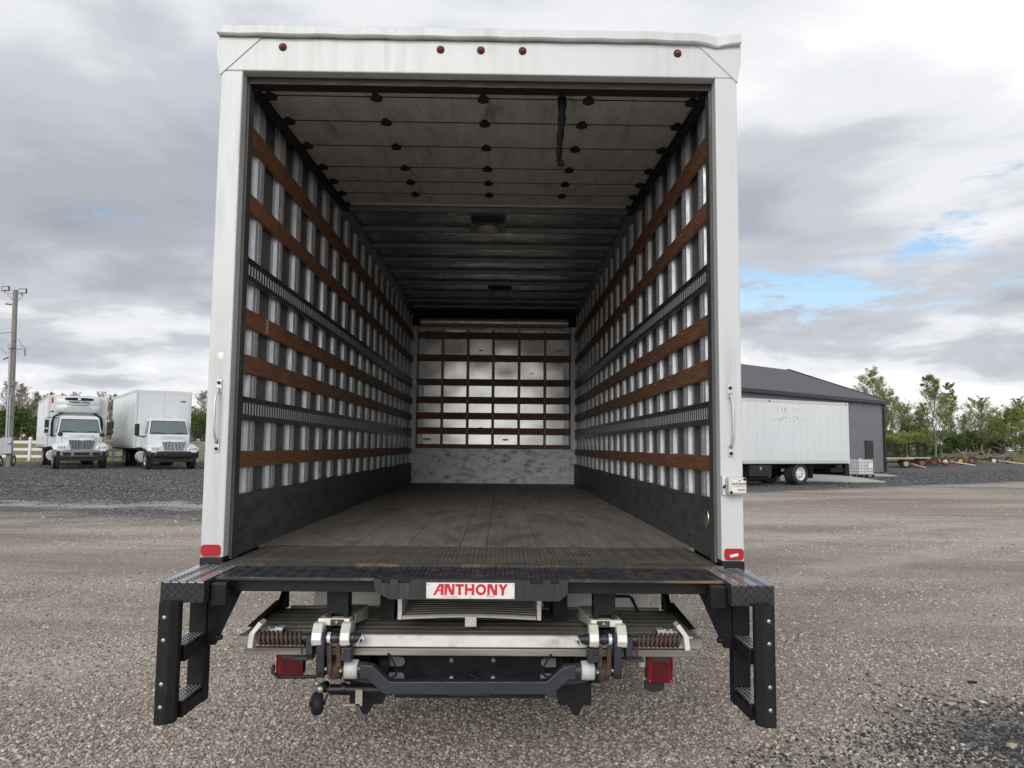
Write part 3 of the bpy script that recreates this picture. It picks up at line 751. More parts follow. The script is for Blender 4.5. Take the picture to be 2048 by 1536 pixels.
# floor planks, rear tread plate, threshold
edges = [-1.207, -.985, -.69, -.395, -.10, .05, .335, .62, .905, 1.207]
for a, b_ in zip(edges[:-1], edges[1:]):
    m = MB(); m.box(a + .0012, b_ - .0012, .588, 7.548, 1.06, ZF); m.build('floor_plank', M['floor'], truck, .002)
m = MB(); m.box(-1.25, 1.25, .15, 7.64, 1.0, 1.058); m.build('floor_frame', M['deepblack'], truck)
m = MB(); m.box(-1.166, 1.166, -.028, .5855, 1.07, 1.0975); rp = m.build('rear_floor_plate', M['tread_dirty'], truck, .002)
def lugs(x0, x1, y0, y1, z, pitch=.036, ln=.013, w=.0042, h=.0022, M3=None, org=None):
    """raised diamond lugs, alternately turned"""
    q = MB(); i = 0; y = y0
    while y < y1:
        x = x0 + (pitch / 2 if i % 2 else 0); j = 0
        while x < x1:
            a = rad(45 if (i + j) % 2 else -45) if M3 is None else rad(45 if i % 2 else -45)
            c, sn = math.cos(a), math.sin(a)
            top = [(x + c * ln, y + sn * ln), (x - sn * w, y + c * w), (x - c * ln, y - sn * ln), (x + sn * w, y - c * w)]
            b0 = [(px, py, z) for px, py in top]
            t0 = [(x + (px - x) * .55, y + (py - y) * .55, z + h) for px, py in top]
            n = len(q.v); q.v += b0 + t0
            for k in range(4): q.f.append((n + k, n + (k + 1) % 4, n + 4 + (k + 1) % 4, n + 4 + k)); q.sm.append(False)
            q.f.append((n + 4, n + 5, n + 6, n + 7)); q.sm.append(False)
            x += pitch; j += 1
        y += pitch / 2; i += 1
    if M3 is not None:
        q.v = [tuple(Vector(org) + M3 @ Vector(v)) for v in q.v]
    return q
lugs(-1.15, 1.15, .02, .57, 1.0974, pitch=.042).build('tread_lugs', M['tread_dirty'], rp)
m = MB(); m.box(-1.185, 1.185, -.040, -.0285, 1.06, 1.0985); m.build('threshold_bar', M['threshold'], truck, .001)
# front bulkhead
xs = [-1.236, -.775, -.393, -.011, .379, .769, 1.236]
for a, b_ in zip(xs[:-1], xs[1:]):
    m = MB(); n = 8
    m.grid([[(a + .004 + (b_ - a - .008) * i / n, LEN + .006 * math.sin(i / n * math.pi) * math.sin(j * 1.9 + a * 5), 1.07 + 2.36 * j / 14) for i in range(n + 1)] for j in range(15)], True)
    m.build('front_panel', M['front_sheet'], truck)
for x in xs[1:-1]:
    m = MB(); m.prism([(x - .024, LEN + .008), (x - .018, LEN - .022), (x - .004, LEN - .024), (x, LEN - .016), (x + .004, LEN - .024), (x + .018, LEN - .022), (x + .024, LEN + .008)], 'z', 1.08, 3.43)
    m.build('front_post', M['conduit'], truck)
for s in (-1, 1):
    m = MB(); m.prism([(s * 1.236, LEN - .05), (s * 1.16, LEN - .05), (s * 1.13, LEN - .01), (s * 1.05, LEN - .008), (s * 1.05, LEN + .004), (s * 1.236, LEN + .004)], 'z', 1.08, 3.45); m.build('corner_post', M['galv'], truck)
for z in (3.310, 2.968, 2.603, 2.335, 2.097, 1.872, 1.625):
    m = MB(); m.box(-1.205, 1.205, LEN - .048, LEN - .026, z - .050, z + .050); sl = m.build('front_slat', M['slat'], truck, .002)
    q = MB()
    for x in xs[1:-1]:
        q.cyl((x, LEN - .051, z + .02), (x, LEN - .047, z + .02), .008, 7); q.cyl((x, LEN - .051, z - .02), (x, LEN - .047, z - .02), .008, 7)
    q.build('screw_heads', M['galv'], sl)
m = MB(); n = 30
m.grid([[(-1.205 + 2.41 * i / n, LEN - .056 + .004 * math.sin(i * 1.3) * math.sin(j * 2.0), 1.099 + .512 * j / 8) for i in range(n + 1)] for j in range(9)], True)
sp = m.build('scuff_plate', M['scuff'], truck)
q = MB()
for x in xs[1:-1] + [-1.15, 1.15]:
    for z in (1.13, 1.35, 1.58): q.cyl((x, LEN - .066, z), (x, LEN - .055, z), .011, 8)
q.build('bolt_heads', M['galv'], sp)
m = MB(); m.box(-1.24, 1.24, LEN + .005, LEN + .03, 1.0, 3.70); m.build('front_wall', M['white_body'], truck)
m = MB(); m.box(-1.24, 1.24, LEN - .03, LEN + .003, 3.46, 3.698); m.build('attic_shade_panel', M['deepblack'], truck)  # near-black panel stands in for the shade of the attic space
m = MB(); m.box(-1.13, 1.13, LEN - .035, LEN - .01, 3.395, 3.435); m.build('header_rail', M['galv'], truck)
rows = []
for k in range(13):
    a = rad(-100 + 15 * k)
    rows.append([(x, LEN - .17 - .062 * math.cos(a), 3.492 + .062 * math.sin(a)) for x in (-1.10, 1.10)])
m = MB(); m.grid(rows, True); tb = m.build('diamond_nose_cover', M['nose'], truck)
q = MB()
for i in range(70):
    for j in range(5):
        a = rad(-62 + 22 * j); x = -1.08 + i * .031 + (.0155 if j % 2 else 0)
        c = Vector((x, LEN - .17 - .0622 * math.cos(a), 3.492 + .0622 * math.sin(a))); n_ = Vector((0, -math.cos(a), math.sin(a))); tt = Vector((0, math.sin(a), math.cos(a)))
        sg = 1 if (i + j) % 2 else -1
        u_ = (Vector((1, 0, 0)) + sg * tt).normalized() * .012; w_ = (Vector((1, 0, 0)) - sg * tt).normalized() * .0035
        q.poly([c + u_, c + w_ + n_ * .002, c - u_, c - w_ + n_ * .002])
q.build('tread_lugs', M['nose'], tb)

# roll-up door stored under the roof: panels, seams, hinges and rollers
def dz(y): return 3.478 + .050 * y if y < 2.4 else 3.598
sy = [.12, .205, .545, .945, 1.355, 1.675, 1.975, 2.255]
hin = MB()
hin.box(-.019, .019, -.050, .050, -.006, 0)
for k in range(9):
    t_ = k * 2 * math.pi / 9; hin.ball((.026 * math.cos(t_), .030 * math.sin(t_), -.008), .0125, 6, 4)
hin.cyl((-.034, 0, -.013), (.034, 0, -.013), .011, 8); hin.ball((0, 0, -.012), .024, 8, 5, (1, 1, .7))
hin.box(-.012, .012, -.062, -.040, -.008, 0); hin.box(-.012, .012, .040, .062, -.008, 0)
hmesh = hin.mesh('hinge', M['deepblack'])
door_panels = []
for a, b_ in zip(sy[:-1], sy[1:]):
    m = MB(); ya, yb = a + .0065, b_ - .0065
    t = .022
    m.hexa([(-1.145, ya, dz(ya)), (1.145, ya, dz(ya)), (1.145, yb, dz(yb)), (-1.145, yb, dz(yb)), (-1.145, ya, dz(ya) + t), (1.145, ya, dz(ya) + t), (1.145, yb, dz(yb) + t), (-1.145, yb, dz(yb) + t)])
    p = m.build('door_panel', M['door_in'], truck); door_panels.append(p)
    if b_ > 2.2: continue
    q = MB(); q.hexa([(-1.144, b_ - .0055, dz(b_) - .002), (1.144, b_ - .0055, dz(b_) - .002), (1.144, b_ + .0055, dz(b_) - .0012), (-1.144, b_ + .0055, dz(b_) - .0012), (-1.144, b_ - .0055, dz(b_) + .004), (1.144, b_ - .0055, dz(b_) + .004), (1.144, b_ + .0055, dz(b_) + .004), (-1.144, b_ + .0055, dz(b_) + .004)]); q.build('seam_shade_strip', M['deepblack'], p)  # black strip added over each seam, standing in for shade in the gap
    for x in (-1.105, -.552, .012, .570, 1.115):
        h = share(hmesh, 'hinge', p, (x, b_, dz(b_) - .001), (math.atan(.05), 0, 0), (.86, .86, .9))
m = MB(); m.hexa([(-1.14, .13, dz(.13) + .026), (1.14, .13, dz(.13) + .026), (1.14, 2.24, dz(2.24) + .026), (-1.14, 2.24, dz(2.24) + .026), (-1.14, .13, dz(.13) + .030), (1.14, .13, dz(.13) + .030), (1.14, 2.24, dz(2.24) + .030), (-1.14, 2.24, dz(2.24) + .030)]); m.build('seam_dark_backing', M['deepblack'], truck)  # black sheet added above the panels so the gaps look shaded
m = MB(); m.hexa([(-1.145, 2.258, dz(2.258) - .012), (1.145, 2.258, dz(2.258) - .012), (1.145, 2.285, dz(2.28) - .012), (-1.145, 2.285, dz(2.28) - .012), (-1.145, 2.258, dz(2.28) + .02), (1.145, 2.258, dz(2.28) + .02), (1.145, 2.285, dz(2.28) + .02), (-1.145, 2.285, dz(2.28) + .02)])
m.build('door_bottom_bar', M['alu_rail'], truck)
for s in (-1, 1):
    m = MB()
    for dzz, xx in ((-.018, 1.148), (.030, 1.148)):
        m.beam((s * 1.168, .10, dz(.10) + dzz), (s * 1.168, 2.45, dz(2.45) + dzz), .052, .005)
    m.beam((s * 1.196, .10, dz(.10) + .006), (s * 1.196, 2.45, dz(2.45) + .006), .005, .055)
    tk = m.build('roller_track', M['deepblack'], truck)
    q = MB()
    for y in sy[1:]: q.cyl((s * 1.110, y, dz(y) - .014), (s * 1.165, y, dz(y) - .004), .018, 10)
    q.build('rollers', M['deepblack'], tk)
# pull strap hanging from the header
rows = []
for k in range(17):
    t = k / 16; w = .024 * (1 - .38 * t) + .003 * math.sin(k * 1.9); tw = .45 * sstep(.35, .75, t)
    c = Vector((.422 + .006 * math.sin(t * 5) - .004 * t, .16 + .03 * t, 3.545 - .40 * t))
    u_ = Vector((math.cos(tw), math.sin(tw), 0)) * w
    rows.append([c - u_, c - u_ * .2 + Vector((0, -.004, 0)), c + u_])
m = MB(); m.grid(rows, True); ps = m.build('pull_strap', M['strap'], truck); ps.modifiers.new('thick', 'SOLIDIFY').thickness = .004
m = MB(); m.ball((.424, .19, 3.135), .019, 8, 5, (1, .7, 1.1)); m.build('strap_knot', M['strap'], ps)
# lift control box on the right post
m = MB(); m.box(1.205, 1.292, -.062, -.018, 1.437, 1.516); cb = m.build('control_box', M['alu_rail'], truck, .006)
m = MB(); m.box(1.168 + .02, 1.204, -.018, -.001, 1.432, 1.520); m.box(1.204, 1.270, -.0178, -.001, 1.432, 1.436); m.build('box_bracket', M['galv'], cb)
m = MB(); m.box(1.2235, 1.2865, -.0635, -.0622, 1.448, 1.506); lb = m.build('box_label', M['sign_white'], cb)
RX = Matrix.Rotation(rad(90), 4, 'X')
for tx, z, sz, bo in (('UP', 1.4995, .010, .0004), ('ANTHONY', 1.4855, .0135, .0006), ('LIFTGATES, INC', 1.4740, .0080, .0001), ('DOWN', 1.4575, .0105, .0005)):
    lettering(tx, sz, M['ink'], cb, Matrix.Translation((1.256 + (.010 if tx == 'DOWN' else 0), -.0640, z)) @ RX, bo)
for x, z in ((1.281, 1.5085), (1.2165, 1.4455)):
    m = MB(); m.cyl((x, -.070, z), (x, -.062, z), .0065, 10); m.build('rubber_stud', M['deepblack'], cb)
m = MB(); m.tube([(1.200, -.03, 1.475), (1.192, -.05, 1.478), (1.186, -.058, 1.471)], .0035, 6); m.ball((1.185, -.058, 1.470), .007, 8, 5); m.build('toggle', M['deepblack'], cb)
# torn decal on the left post
m = MB(); m.prism([(-1.252, 2.085), (-1.240, 2.098), (-1.222, 2.094), (-1.225, 2.060), (-1.244, 2.062)], 'y', -.0014, -.0006); m.build('torn_decal', M['alu_rail'], truck)

# ------------------------------------------------------------------ rear bumper, steps and tuck-under lift gate
def E(px, py, Y):
    p = at(px, py, y=Y); return p.x, p.z
def EL(x0, y0, x1, y1, Y):
    a = E(x0, y0, Y); b = E(x1, y1, Y); return min(a[0], b[0]), max(a[0], b[0]), min(a[1], b[1]), max(a[1], b[1])
m = MB(); m.box(-1.088, 1.088, -.346, -.0405, 1.072, 1.085); bp = m.build('bumper_plate', M['tread'], truck, .002)
lugs(-1.07, 1.07, -.335, -.045, 1.085, pitch=.034).build('tread_lugs', M['tread'], bp)
m = MB(); m.box(-1.088, 1.088, -.3478, -.3465, 1.0735, 1.0835); m.build('worn_edge', M['threshold'], bp)
m = MB(); m.box(-1.12, 1.12, -.300, -.235, 1.018, 1.071); m.box(-1.12, 1.12, -.235, -.05, 1.030, 1.070); m.build('bumper_beam', M['black'], truck)
for x in (-.60, .60):
    for sx in (-.055, .055):
        pass
    m = MB(); m.box(x - .048, x + .048, -.18, -.10, .90, 1.029); m.box(x - .048, x - .028, -.18, -.10, .83, .90); m.box(x + .028, x + .048, -.18, -.10, .83, .90); m.box(x - .047, x + .047, -.17, -.11, .80, .832)
    hg = m.build('frame_hanger', M['black'], truck)
    q = MB(); q.cyl((x - .066, -.14, .872), (x + .066, -.14, .872), .011, 8); q.build('hanger_bolt', M['black_worn'], hg)
for s in (-1, 1):
    # bumper end cap that carries the step
    m = MB(); m.prism([(s * 1.295, -.002), (s * 1.270, -.462), (s * 1.089, -.462), (s * 1.089, -.002)], 'z', 1.000, 1.0862)
    cap = m.build('step_cap', M['tread_gloss'], truck, .005)
    q = lugs(1.10, 1.262, -.45, -.01, 1.0862, pitch=.034)
    q.v = [(s * x, y, z) for x, y, z in q.v]; q.build('tread_lugs', M['tread_bright'], cap)
    M3 = Matrix(((1, 0, 0), (0, 0, -1), (0, 1, 0)))
    q = lugs(.010, .172, .012, .082, 0, pitch=.034, ln=.0125, w=.0045, h=.003, M3=M3, org=(1.0895 if s > 0 else -1.2695, -.4622, 1.0)); q.build('tread_lugs', M['tread'], cap)
    # corner knuckle between plate and step
    m = MB(); m.box(*sorted((s * 1.02, s * 1.0885)), -.40, -.3475, .975, 1.070); m.build('corner_block', M['black'], cap, .006)
    # ladder frame
    xo, xi = s * 1.246, s * 1.170
    m = MB(); m.box(*sorted((xo, s * 1.186)), -.455, -.425, .532, .999); m.box(*sorted((xo, xi)), -.215, -.150, .520, .999)
    m.hexa([(s * 1.246, -.4245, .53), (s * 1.170, -.4245, .53), (s * 1.170, -.215, .525), (s * 1.246, -.215, .525), (s * 1.246, -.4245, .590), (s * 1.170, -.4245, .590), (s * 1.170, -.215, .580), (s * 1.246, -.215, .580)])
    m.box(*sorted((xo, xi)), -.4245, -.216, .755, .815)
    lad = m.build('step_frame', M['black'], truck, .004)
    for z in (.592, .8165):
        q = MB(); q.box(*sorted((s * 1.243, s * 1.173)), -.420, -.220, z, z + .006); rg = q.build('rung_tread', M['tread_bright'], lad, .001)
        q = MB()
        for i in range(9):
            for j in range(4): q.lathe([(.0055, 0), (.004, .003), (.001, .0035)], (s * (1.182 + .0175 * j), -.412 + .0235 * i, z + .006), (0, 0, 1), 6)
        q.v = q.v; o_ = q.build('tread_studs', M['tread_bright'], lad)
    # rubber dock bumper with four recessed bolts, chamfered at the inner edge
    m = MB(); a, b_ = s * 1.253, s * 1.178
    m.prism([(a, -.456), (a, -.505), (a - s * .008, -.512), (b_ + s * .028, -.512), (b_, -.485), (b_, -.456)], 'z', .530, 1.012)
    db = m.build('dock_bumper', M['rubber'], truck, .004)
    for z in (.952, .862, .690, .600):
        q = MB(); q.lathe([(.0185, 0), (.017, -.0006), (.0125, .003)], (s * 1.226, -.5125, z), (0, 1, 0), 14); q.poly([(s * 1.226 + .0125 * math.cos(k * .4488), -.5095, z + .0125 * math.sin(k * .4488)) for k in range(14)]); q.build('recess', M['deepblack'], db)
        q = MB(); q.lathe([(.0092, .002), (.0090, -.0015), (.007, -.003), (.0005, -.005)], (s * 1.226, -.5105, z), (0, 1, 0), 12); q.build('bolt', M['bolt'], db)
    # gusset brace running up under the bumper
    m = MB(); m.prism([(s * 1.168, 1.000), (s * 1.020, 1.060), (s * 1.020, 1.010), (s * 1.13, .765), (s * 1.168, .765)], 'y', -.205, -.195); m.box(*sorted((s * 1.168, s * 1.02)), -.26, -.15, .999, 1.0165); m.build('step_brace', M['black'], truck)
    m = MB(); m.cyl((s * 1.125, -.21, .80), (s * 1.10, -.21, .80), .012, 8); m.build('brace_bolt', M['black_worn'], lad)

# latch plate with notches and the maker's sign
Y = -.362
P = lambda px, py: E(px, py, Y)
out = [P(748, 1158), P(764, 1158), P(764, 1166), P(781, 1166), P(781, 1158), P(797, 1158), P(797, 1166), P(822, 1166), P(822, 1158), P(1060, 1160), P(1060, 1168), P(1086, 1168), P(1086, 1160), P(1101, 1160), P(1101, 1168), P(1118, 1168), P(1118, 1160), P(1136, 1160), P(1135, 1187), P(1120, 1202), P(778, 1198), P(750, 1181)]
m = MB(); m.prism(out, 'y', Y - .006, Y + .006); lp = m.build('latch_plate', M['latch'], truck)
m = MB(); a = EL(750, 1160, 1134, 1170, Y); m.box(a[0], a[1], Y + .0065, Y + .0145, a[2] - .01, a[3] + .012); m.build('latch_backing', M['deepblack'], lp)
a = EL(853, 1165, 1029, 1198, Y - .008)
m = MB(); m.box(a[0], a[1], Y - .0105, Y - .0065, a[2], a[3]); sg = m.build('sign_plate', M['sign_white'], truck, .001)
sx0, sx1, sz0, sz1 = a
def S(u, v):      # sign coordinates from the zoomed photo (2048 x 498 crop of px 850..1035)
    return sx0 + (u - 42) / (1978 - 42) * (sx1 - sx0), sz1 - (v - 62 - (u - 42) * .0118) / 328 * (sz1 - sz0)
letters = {
    'A': [[(190, 320), (318, 90), (380, 90), (245, 320)], [(358, 90), (425, 90), (418, 320), (358, 320)], [(285, 208), (365, 208), (365, 240), (262, 240)]],
    'N': [[(440, 90), (505, 90), (490, 320), (438, 320)], [(500, 90), (540, 90), (640, 320), (575, 320), (495, 150)], [(606, 90), (660, 90), (655, 320), (600, 320)]],
    'T': [[(680, 92), (865, 95), (865, 148), (680, 145)], [(742, 145), (802, 145), (802, 322), (740, 322)]],
    'H': [[(887, 92), (945, 92), (940, 322), (887, 322)], [(1035, 94), (1095, 94), (1090, 324), (1033, 324)], [(942, 180), (1036, 182), (1036, 238), (942, 236)]],
    'n': [[(1380, 98), (1440, 98), (1430, 330), (1378, 330)], [(1436, 100), (1478, 100), (1580, 330), (1515, 330), (1432, 160)], [(1545, 100), (1598, 102), (1594, 332), (1540, 332)]],
    'Y': [[(1620, 104), (1690, 104), (1750, 215), (1690, 225)], [(1765, 104), (1828, 104), (1752, 225), (1700, 215)], [(1690, 218), (1750, 218), (1745, 336), (1686, 336)]],
}
q = MB(); k = 0
for ch, strokes in letters.items():
    for st_ in strokes:
        k += 1; q.prism([S(*p) for p in st_], 'y', Y - .0118 - .00005 * (k % 5), Y - .0106)
ro = [S(1238 + 116 * math.cos(t * .2618), 212 + 116 * math.sin(t * .2618)) for t in range(24)]; ri = [S(1238 + 62 * math.cos(t * .2618), 212 + 62 * math.sin(t * .2618)) for t in range(24)]
for t in range(24):
    u_ = (t + 1) % 24; q.poly([(*((ro[t][0], Y - .0117, ro[t][1])),), (ro[u_][0], Y - .0117, ro[u_][1]), (ri[u_][0], Y - .0117, ri[u_][1]), (ri[t][0], Y - .0117, ri[t][1])])
q.build('sign_letters', M['sign_red'], sg, recalc=False)
for tx, u_ in (('PONTIAC, ILLINOIS', 560), ('PH. 815 842', 1448)):
    x, z = S(u_, 358); lettering(tx, .0072, M['sign_red'], sg, Matrix.Translation((x, Y - .0111, z)) @ RX, .0001)
q = MB()
for u_, v_ in ((78, 98), (1012, 104), (1942, 122), (74, 362), (1005, 372), (1940, 388)):
    x, z = S(u_, v_); q.cyl((x, Y - .0125, z), (x, Y - .0106, z), .0026, 8)
q.build('rivets', M['bolt'], sg)

# folded platform: planks, front extrusion, lower leaf, side rails
YP0, YP1, ZP = -.170, .400, .800
for k in range(7):
    y0 = YP0 + .022 + k * (YP1 - YP0 - .022) / 7; y1 = YP0 + .022 + (k + 1) * (YP1 - YP0 - .022) / 7
    m = MB(); m.box(-1.035, 1.035, y0 + .0015, y1 - .0015, ZP - .028, ZP - .002)
    if k == 0:
        plat = m.build('lift_platform', M['ali_plank'], truck, .002)
    else:
        m.build('platform_plank', M['ali_plank'], plat, .002)
x0, x1, z0, z1 = EL(497, 1271, 1386, 1298, YP0)
m = MB(); m.prism([(YP0, z0 + .004), (YP0 + .004, z0), (YP0 + .020, z0), (YP0 + .020, ZP - .004), (YP0 + .012, ZP + .004), (YP0 + .002, ZP + .001)], 'x', x0, x1); m.build('platform_edge', M['ali'], plat)
for s in (-1, 1):
    m = MB(); m.box(*sorted((s * 0.985, s * 1.043)), YP0 - .001, YP0 + .05, z0 - .001, ZP - .003); m.build('edge_end', M['ali_plank'], plat)
m = MB(); m.box(-1.01, 1.01, YP0 - .006, YP1, .716, z0 - .004); m.build('lower_leaf', M['ali_plank'], plat, .003)
m = MB(); m.box(-1.012, 1.012, YP0 + .003, YP0 + .05, z0 - .0035, z0 - .0005); m.build('leaf_gap', M['deepblack'], plat)
for s in (-1, 1):
    m = MB(); m.hexa([(s * 1.020, -.02, ZP), (s * 1.050, -.02, ZP), (s * 1.050, .42, ZP), (s * 1.020, .42, ZP), (s * 1.020, -.02, ZP + .006), (s * 1.050, -.02, ZP + .006), (s * 1.050, .42, ZP + .034), (s * 1.020, .42, ZP + .034)])
    m.box(*sorted((s * 0.985, s * 1.019)), .40, .43, ZP, ZP + .085); m.hexa([(s * .99, .30, ZP), (s * 1.019, .30, ZP), (s * 1.019, .40, ZP), (s * .99, .40, ZP), (s * .99, .30, ZP + .01), (s * 1.019, .30, ZP + .01), (s * 1.019, .40, ZP + .085), (s * .99, .40, ZP + .085)])
    m.build('side_stop', M['black'], plat)
m = MB(); m.box(-.97, .97, .405, .43, ZP - .05, ZP + .006); m.build('rear_rail', M['ali_plank'], plat)
m = MB(); hy = .36
m.tube([(.60, hy, ZP), (.635, hy, ZP + .07), (.65, hy, ZP + .078), (.80, hy, ZP + .078), (.815, hy, ZP + .07), (.85, hy, ZP)], .008, 8); m.build('grab_rail', M['black'], plat)
# flip-up ramp leaning on the platform, grooved
ra = Vector((0, -.075, at(940, 1234, y=-.075).z)); rb = Vector((0, .23, at(940, 1196, y=.23).z))
xa, xb = at(812, 1220, y=.05).x, at(1070, 1220, y=.05).x
ng_ = 8
m = MB(); m.hexa([(xa, ra.y, ra.z - .012), (xb, ra.y, ra.z - .012), (xb, rb.y, rb.z - .012), (xa, rb.y, rb.z - .012), (xa, ra.y, ra.z - .006), (xb, ra.y, ra.z - .006), (xb, rb.y, rb.z - .006), (xa, rb.y, rb.z - .006)]); rp_ = m.build('flip_ramp', M['deepblack'], truck)  # black base puts the shade of the grooves into colour
for k in range(ng_):
    t0, t1 = (k + .12) / ng_, (k + .66) / ng_; rows = []
    for i in range(13):
        xx = xa + (xb - xa) * i / 12; bow_ = .010 * (1 - t0) * math.sin(math.pi * i / 12)
        p0 = Vector((xx, ra.y + (rb.y - ra.y) * t0, ra.z + (rb.z - ra.z) * t0 + bow_)); p1 = Vector((xx, ra.y + (rb.y - ra.y) * t1, ra.z + (rb.z - ra.z) * t1 + bow_))
        rows.append([p0 + Vector((0, 0, -.007)), p0 + Vector((0, -.001, .004)), p1 + Vector((0, 0, .004)), p1 + Vector((0, 0, -.007))])
    q = MB(); q.grid(rows, False, True); q.build('ramp_slat', M['ali_bar'], rp_)
for x in (xa - .022, xb + .003):
    q = MB(); q.hexa([(x, ra.y - .012, ra.z - .012), (x + .02, ra.y - .012, ra.z - .012), (x + .02, rb.y, rb.z - .012), (x, rb.y, rb.z - .012), (x, ra.y - .012, ra.z + .085), (x + .02, ra.y - .012, ra.z + .085), (x + .02, rb.y, rb.z + .02), (x, rb.y, rb.z + .02)]); q.build('ramp_bracket', M['ali'], rp_, .003)
rows = [[(xa + (xb - xa) * i / 12, ra.y - .010 + dy, ra.z + dzz + .010 * math.sin(math.pi * i / 12)) for i in range(13)] for dy, dzz in ((0, -.010), (-.002, -.002), (.008, .004))]
q = MB(); q.grid(rows, False); q.build('ramp_lip', M['ali'], rp_)
x0, x1, z0, z1 = EL(930, 1233, 953, 1254, ra.y - .02)
m = MB(); m.box(x0, x1, ra.y - .022, ra.y + .03, z0, z1); m.build('ramp_foot', M['ali'], rp_, .003)

# left hinge group measured from the photo, mirrored for the right
CX = -.002
def both(name, fn, mat, bev=0, parent=None):
    outs = []
    for s in (-1, 1):
        q = MB(); fn(q)
        if s > 0: q.v = [(2 * CX - x, y, z) for x, y, z in q.v]; q.f = [tuple(reversed(f)) for f in q.f]
        outs.append(q.build(name, M[mat], parent if parent is not None else truck, bev))
    return outs
YH = -.235
def hbox(px0, py0, px1, py1, y0, y1):
    a = EL(px0, py0, px1, py1, (y0 + y1) / 2 if False else min(y0, y1)); return (a[0], a[1], min(y0, y1), max(y0, y1), a[2], a[3])
def f_house(q):
    x0, x1, z0, z1 = EL(636, 1237, 699, 1251, -.20)
    q.hexa([(x0, -.20, z0), (x1, -.20, z0), (x1 + .02, .16, ZP), (x0 + .02, .16, ZP), (x0, -.20, z1), (x1, -.20, z1), (x1 + .02, .16, z1 - .012), (x0 + .02, .16, z1 - .012)])
    q.box(x1 - .006, x1, -.20, -.06, ZP - .001, z0)
house = both('hinge_housing', f_house, 'ali', .004)
def f_rplate(q): q.box(*hbox(661, 1239, 687, 1250, -.207, -.2015))
def f_rbolt(q):
    x, z = E(673, 1245, -.21); q.lathe([(.009, 0), (.009, -.006), (.0005, -.008)], (x, -.207, z), (0, 1, 0), 10)
zsh = E(673, 1278, YH - .02)[1]
def ear(px0, px1):
    def f(q):
        x0, x1, z0, z1 = EL(px0, 1250, px1, 1294, -.27)
        q.prism([(-.195, z1), (-.235, z1), (-.268, z1 - .035), (-.278, zsh), (-.265, z0 + .004), (-.245, z0), (-.215, z0 + .004), (-.205, zsh), (-.195, z1 - .04)], 'x', x0, x1)
    return f
def f_shaft(q):
    x0, x1 = E(521, 1278, YH)[0], E(724, 1278, YH)[0]
    q.cyl((x0, YH, zsh), (x1, YH, zsh), .0185, 14)
    for px in (651, 671, 706): 
        x = E(px, 1278, YH)[0]; q.cyl((x - .010, YH, zsh), (x + .010, YH, zsh), .0235, 14)
def f_pin(q):
    x = E(722, 1278, YH)[0]; q.cyl((x, YH, zsh), (x + .014, YH, zsh), .012, 10); q.tube([(x - .012, YH - .024, zsh - .03), (x - .012, YH - .024, zsh - .022), (x + .01, YH - .024, zsh + .02)], .0025, 5)
def f_ring(q):
    x = E(659, 1278, YH)[0]; q.cyl((x - .007, YH, zsh), (x + .007, YH, zsh), .0245, 14)
def f_spring(q):
    x0, x1 = E(517, 1278, YH)[0], E(606, 1278, YH)[0]; n = 10; pts = []
    for k in range(n * 14 + 1):
        a = 2 * math.pi * k / 14; pts.append((x0 + (x1 - x0) * k / (n * 14), YH + .0255 * math.cos(a), zsh - .002 + .0255 * math.sin(a)))
    q.tube([(x0 - .012, YH + .03, zsh + .04)] + pts + [(x1 + .004, YH + .028, zsh - .05)], .0072, 7)
def f_ear2(q):
    a = E(502, 1292, YH); b = E(521, 1246, YH)
    q.prism([(a[0] - .008, a[1]), (a[0] + .014, a[1] - .004), (a[0] + .022, zsh + .02), (b[0] + .016, b[1]), (b[0], b[1] + .012), (a[0] - .002, zsh + .02)], 'y', YH - .03, YH + .045)
def f_latch(q):
    x0, x1, z0, z1 = EL(524, 1258, 566, 1270, -.16); q.box(x0, x1, -.165, -.12, ZP + .001, ZP + .026); q.box(x1 - .03, x1, -.168, -.118, ZP, ZP + .032)
    for t in (.3, .6): q.ball((x0 + (x1 - x0) * t, -.143, ZP + .027), .006, 6, 4)
def f_arm(q):
    x0, x1, z0, z1 = EL(635, 1270, 649, 1352, YH - .01)
    q.prism([(YH - .03, z1 + .012), (YH + .03, z1 + .012), (YH + .045, z1 - .06), (YH + .05, z0), (YH - .005, z0 - .01), (YH - .025, z0 + .02), (YH - .032, z1 - .04)], 'x', x0, x1)
def f_brk(q):
    x0, x1, z0, z1 = EL(616, 1268, 627, 1318, YH); q.prism([(YH - .028, z1), (YH + .03, z1), (YH + .03, z0), (YH - .012, z0), (YH - .03, z0 + .03)], 'x', x0, x1)
    a = EL(591, 1312, 618, 1318, YH); q.box(a[0], a[1], YH - .025, YH + .025, a[2], a[3])
def f_brk2(q):
    a = EL(691, 1292, 704, 1320, YH); q.box(a[0], a[1], YH - .03, YH + .03, a[2], a[3]); a = EL(682, 1306, 691.5, 1319, YH); q.box(a[0], a[1] , YH - .029, YH - .012, a[2] + .001, a[3])
def f_rod(q):
    x = E(603, 1320, YH)[0]; q.cyl((x, YH, E(603, 1294, YH)[1]), (x, YH, E(603, 1331, YH)[1]), .0045, 8)
YB = -.20
zb = E(704, 1338, YB)[1]
def f_link(px0, px1, py1):
    def f(q):
        x0, x1, z0, z1 = EL(px0, 1290, px1, py1, YH - .02); q.prism([(YH - .034, z1), (YH - .008, z1), (YB - .01, z0), (YB - .042, z0)], 'x', x0, x1)
    return f
def f_bush(q):
    x0, x1 = E(690, 1338, YB)[0], E(717, 1338, YB)[0]; q.lathe([(.004, x0), (.036, x0), (.0415, x0 + .004), (.0415, x1 - .004), (.036, x1), (.004, x1)], (0, YB, zb), (1, 0, 0), 22)
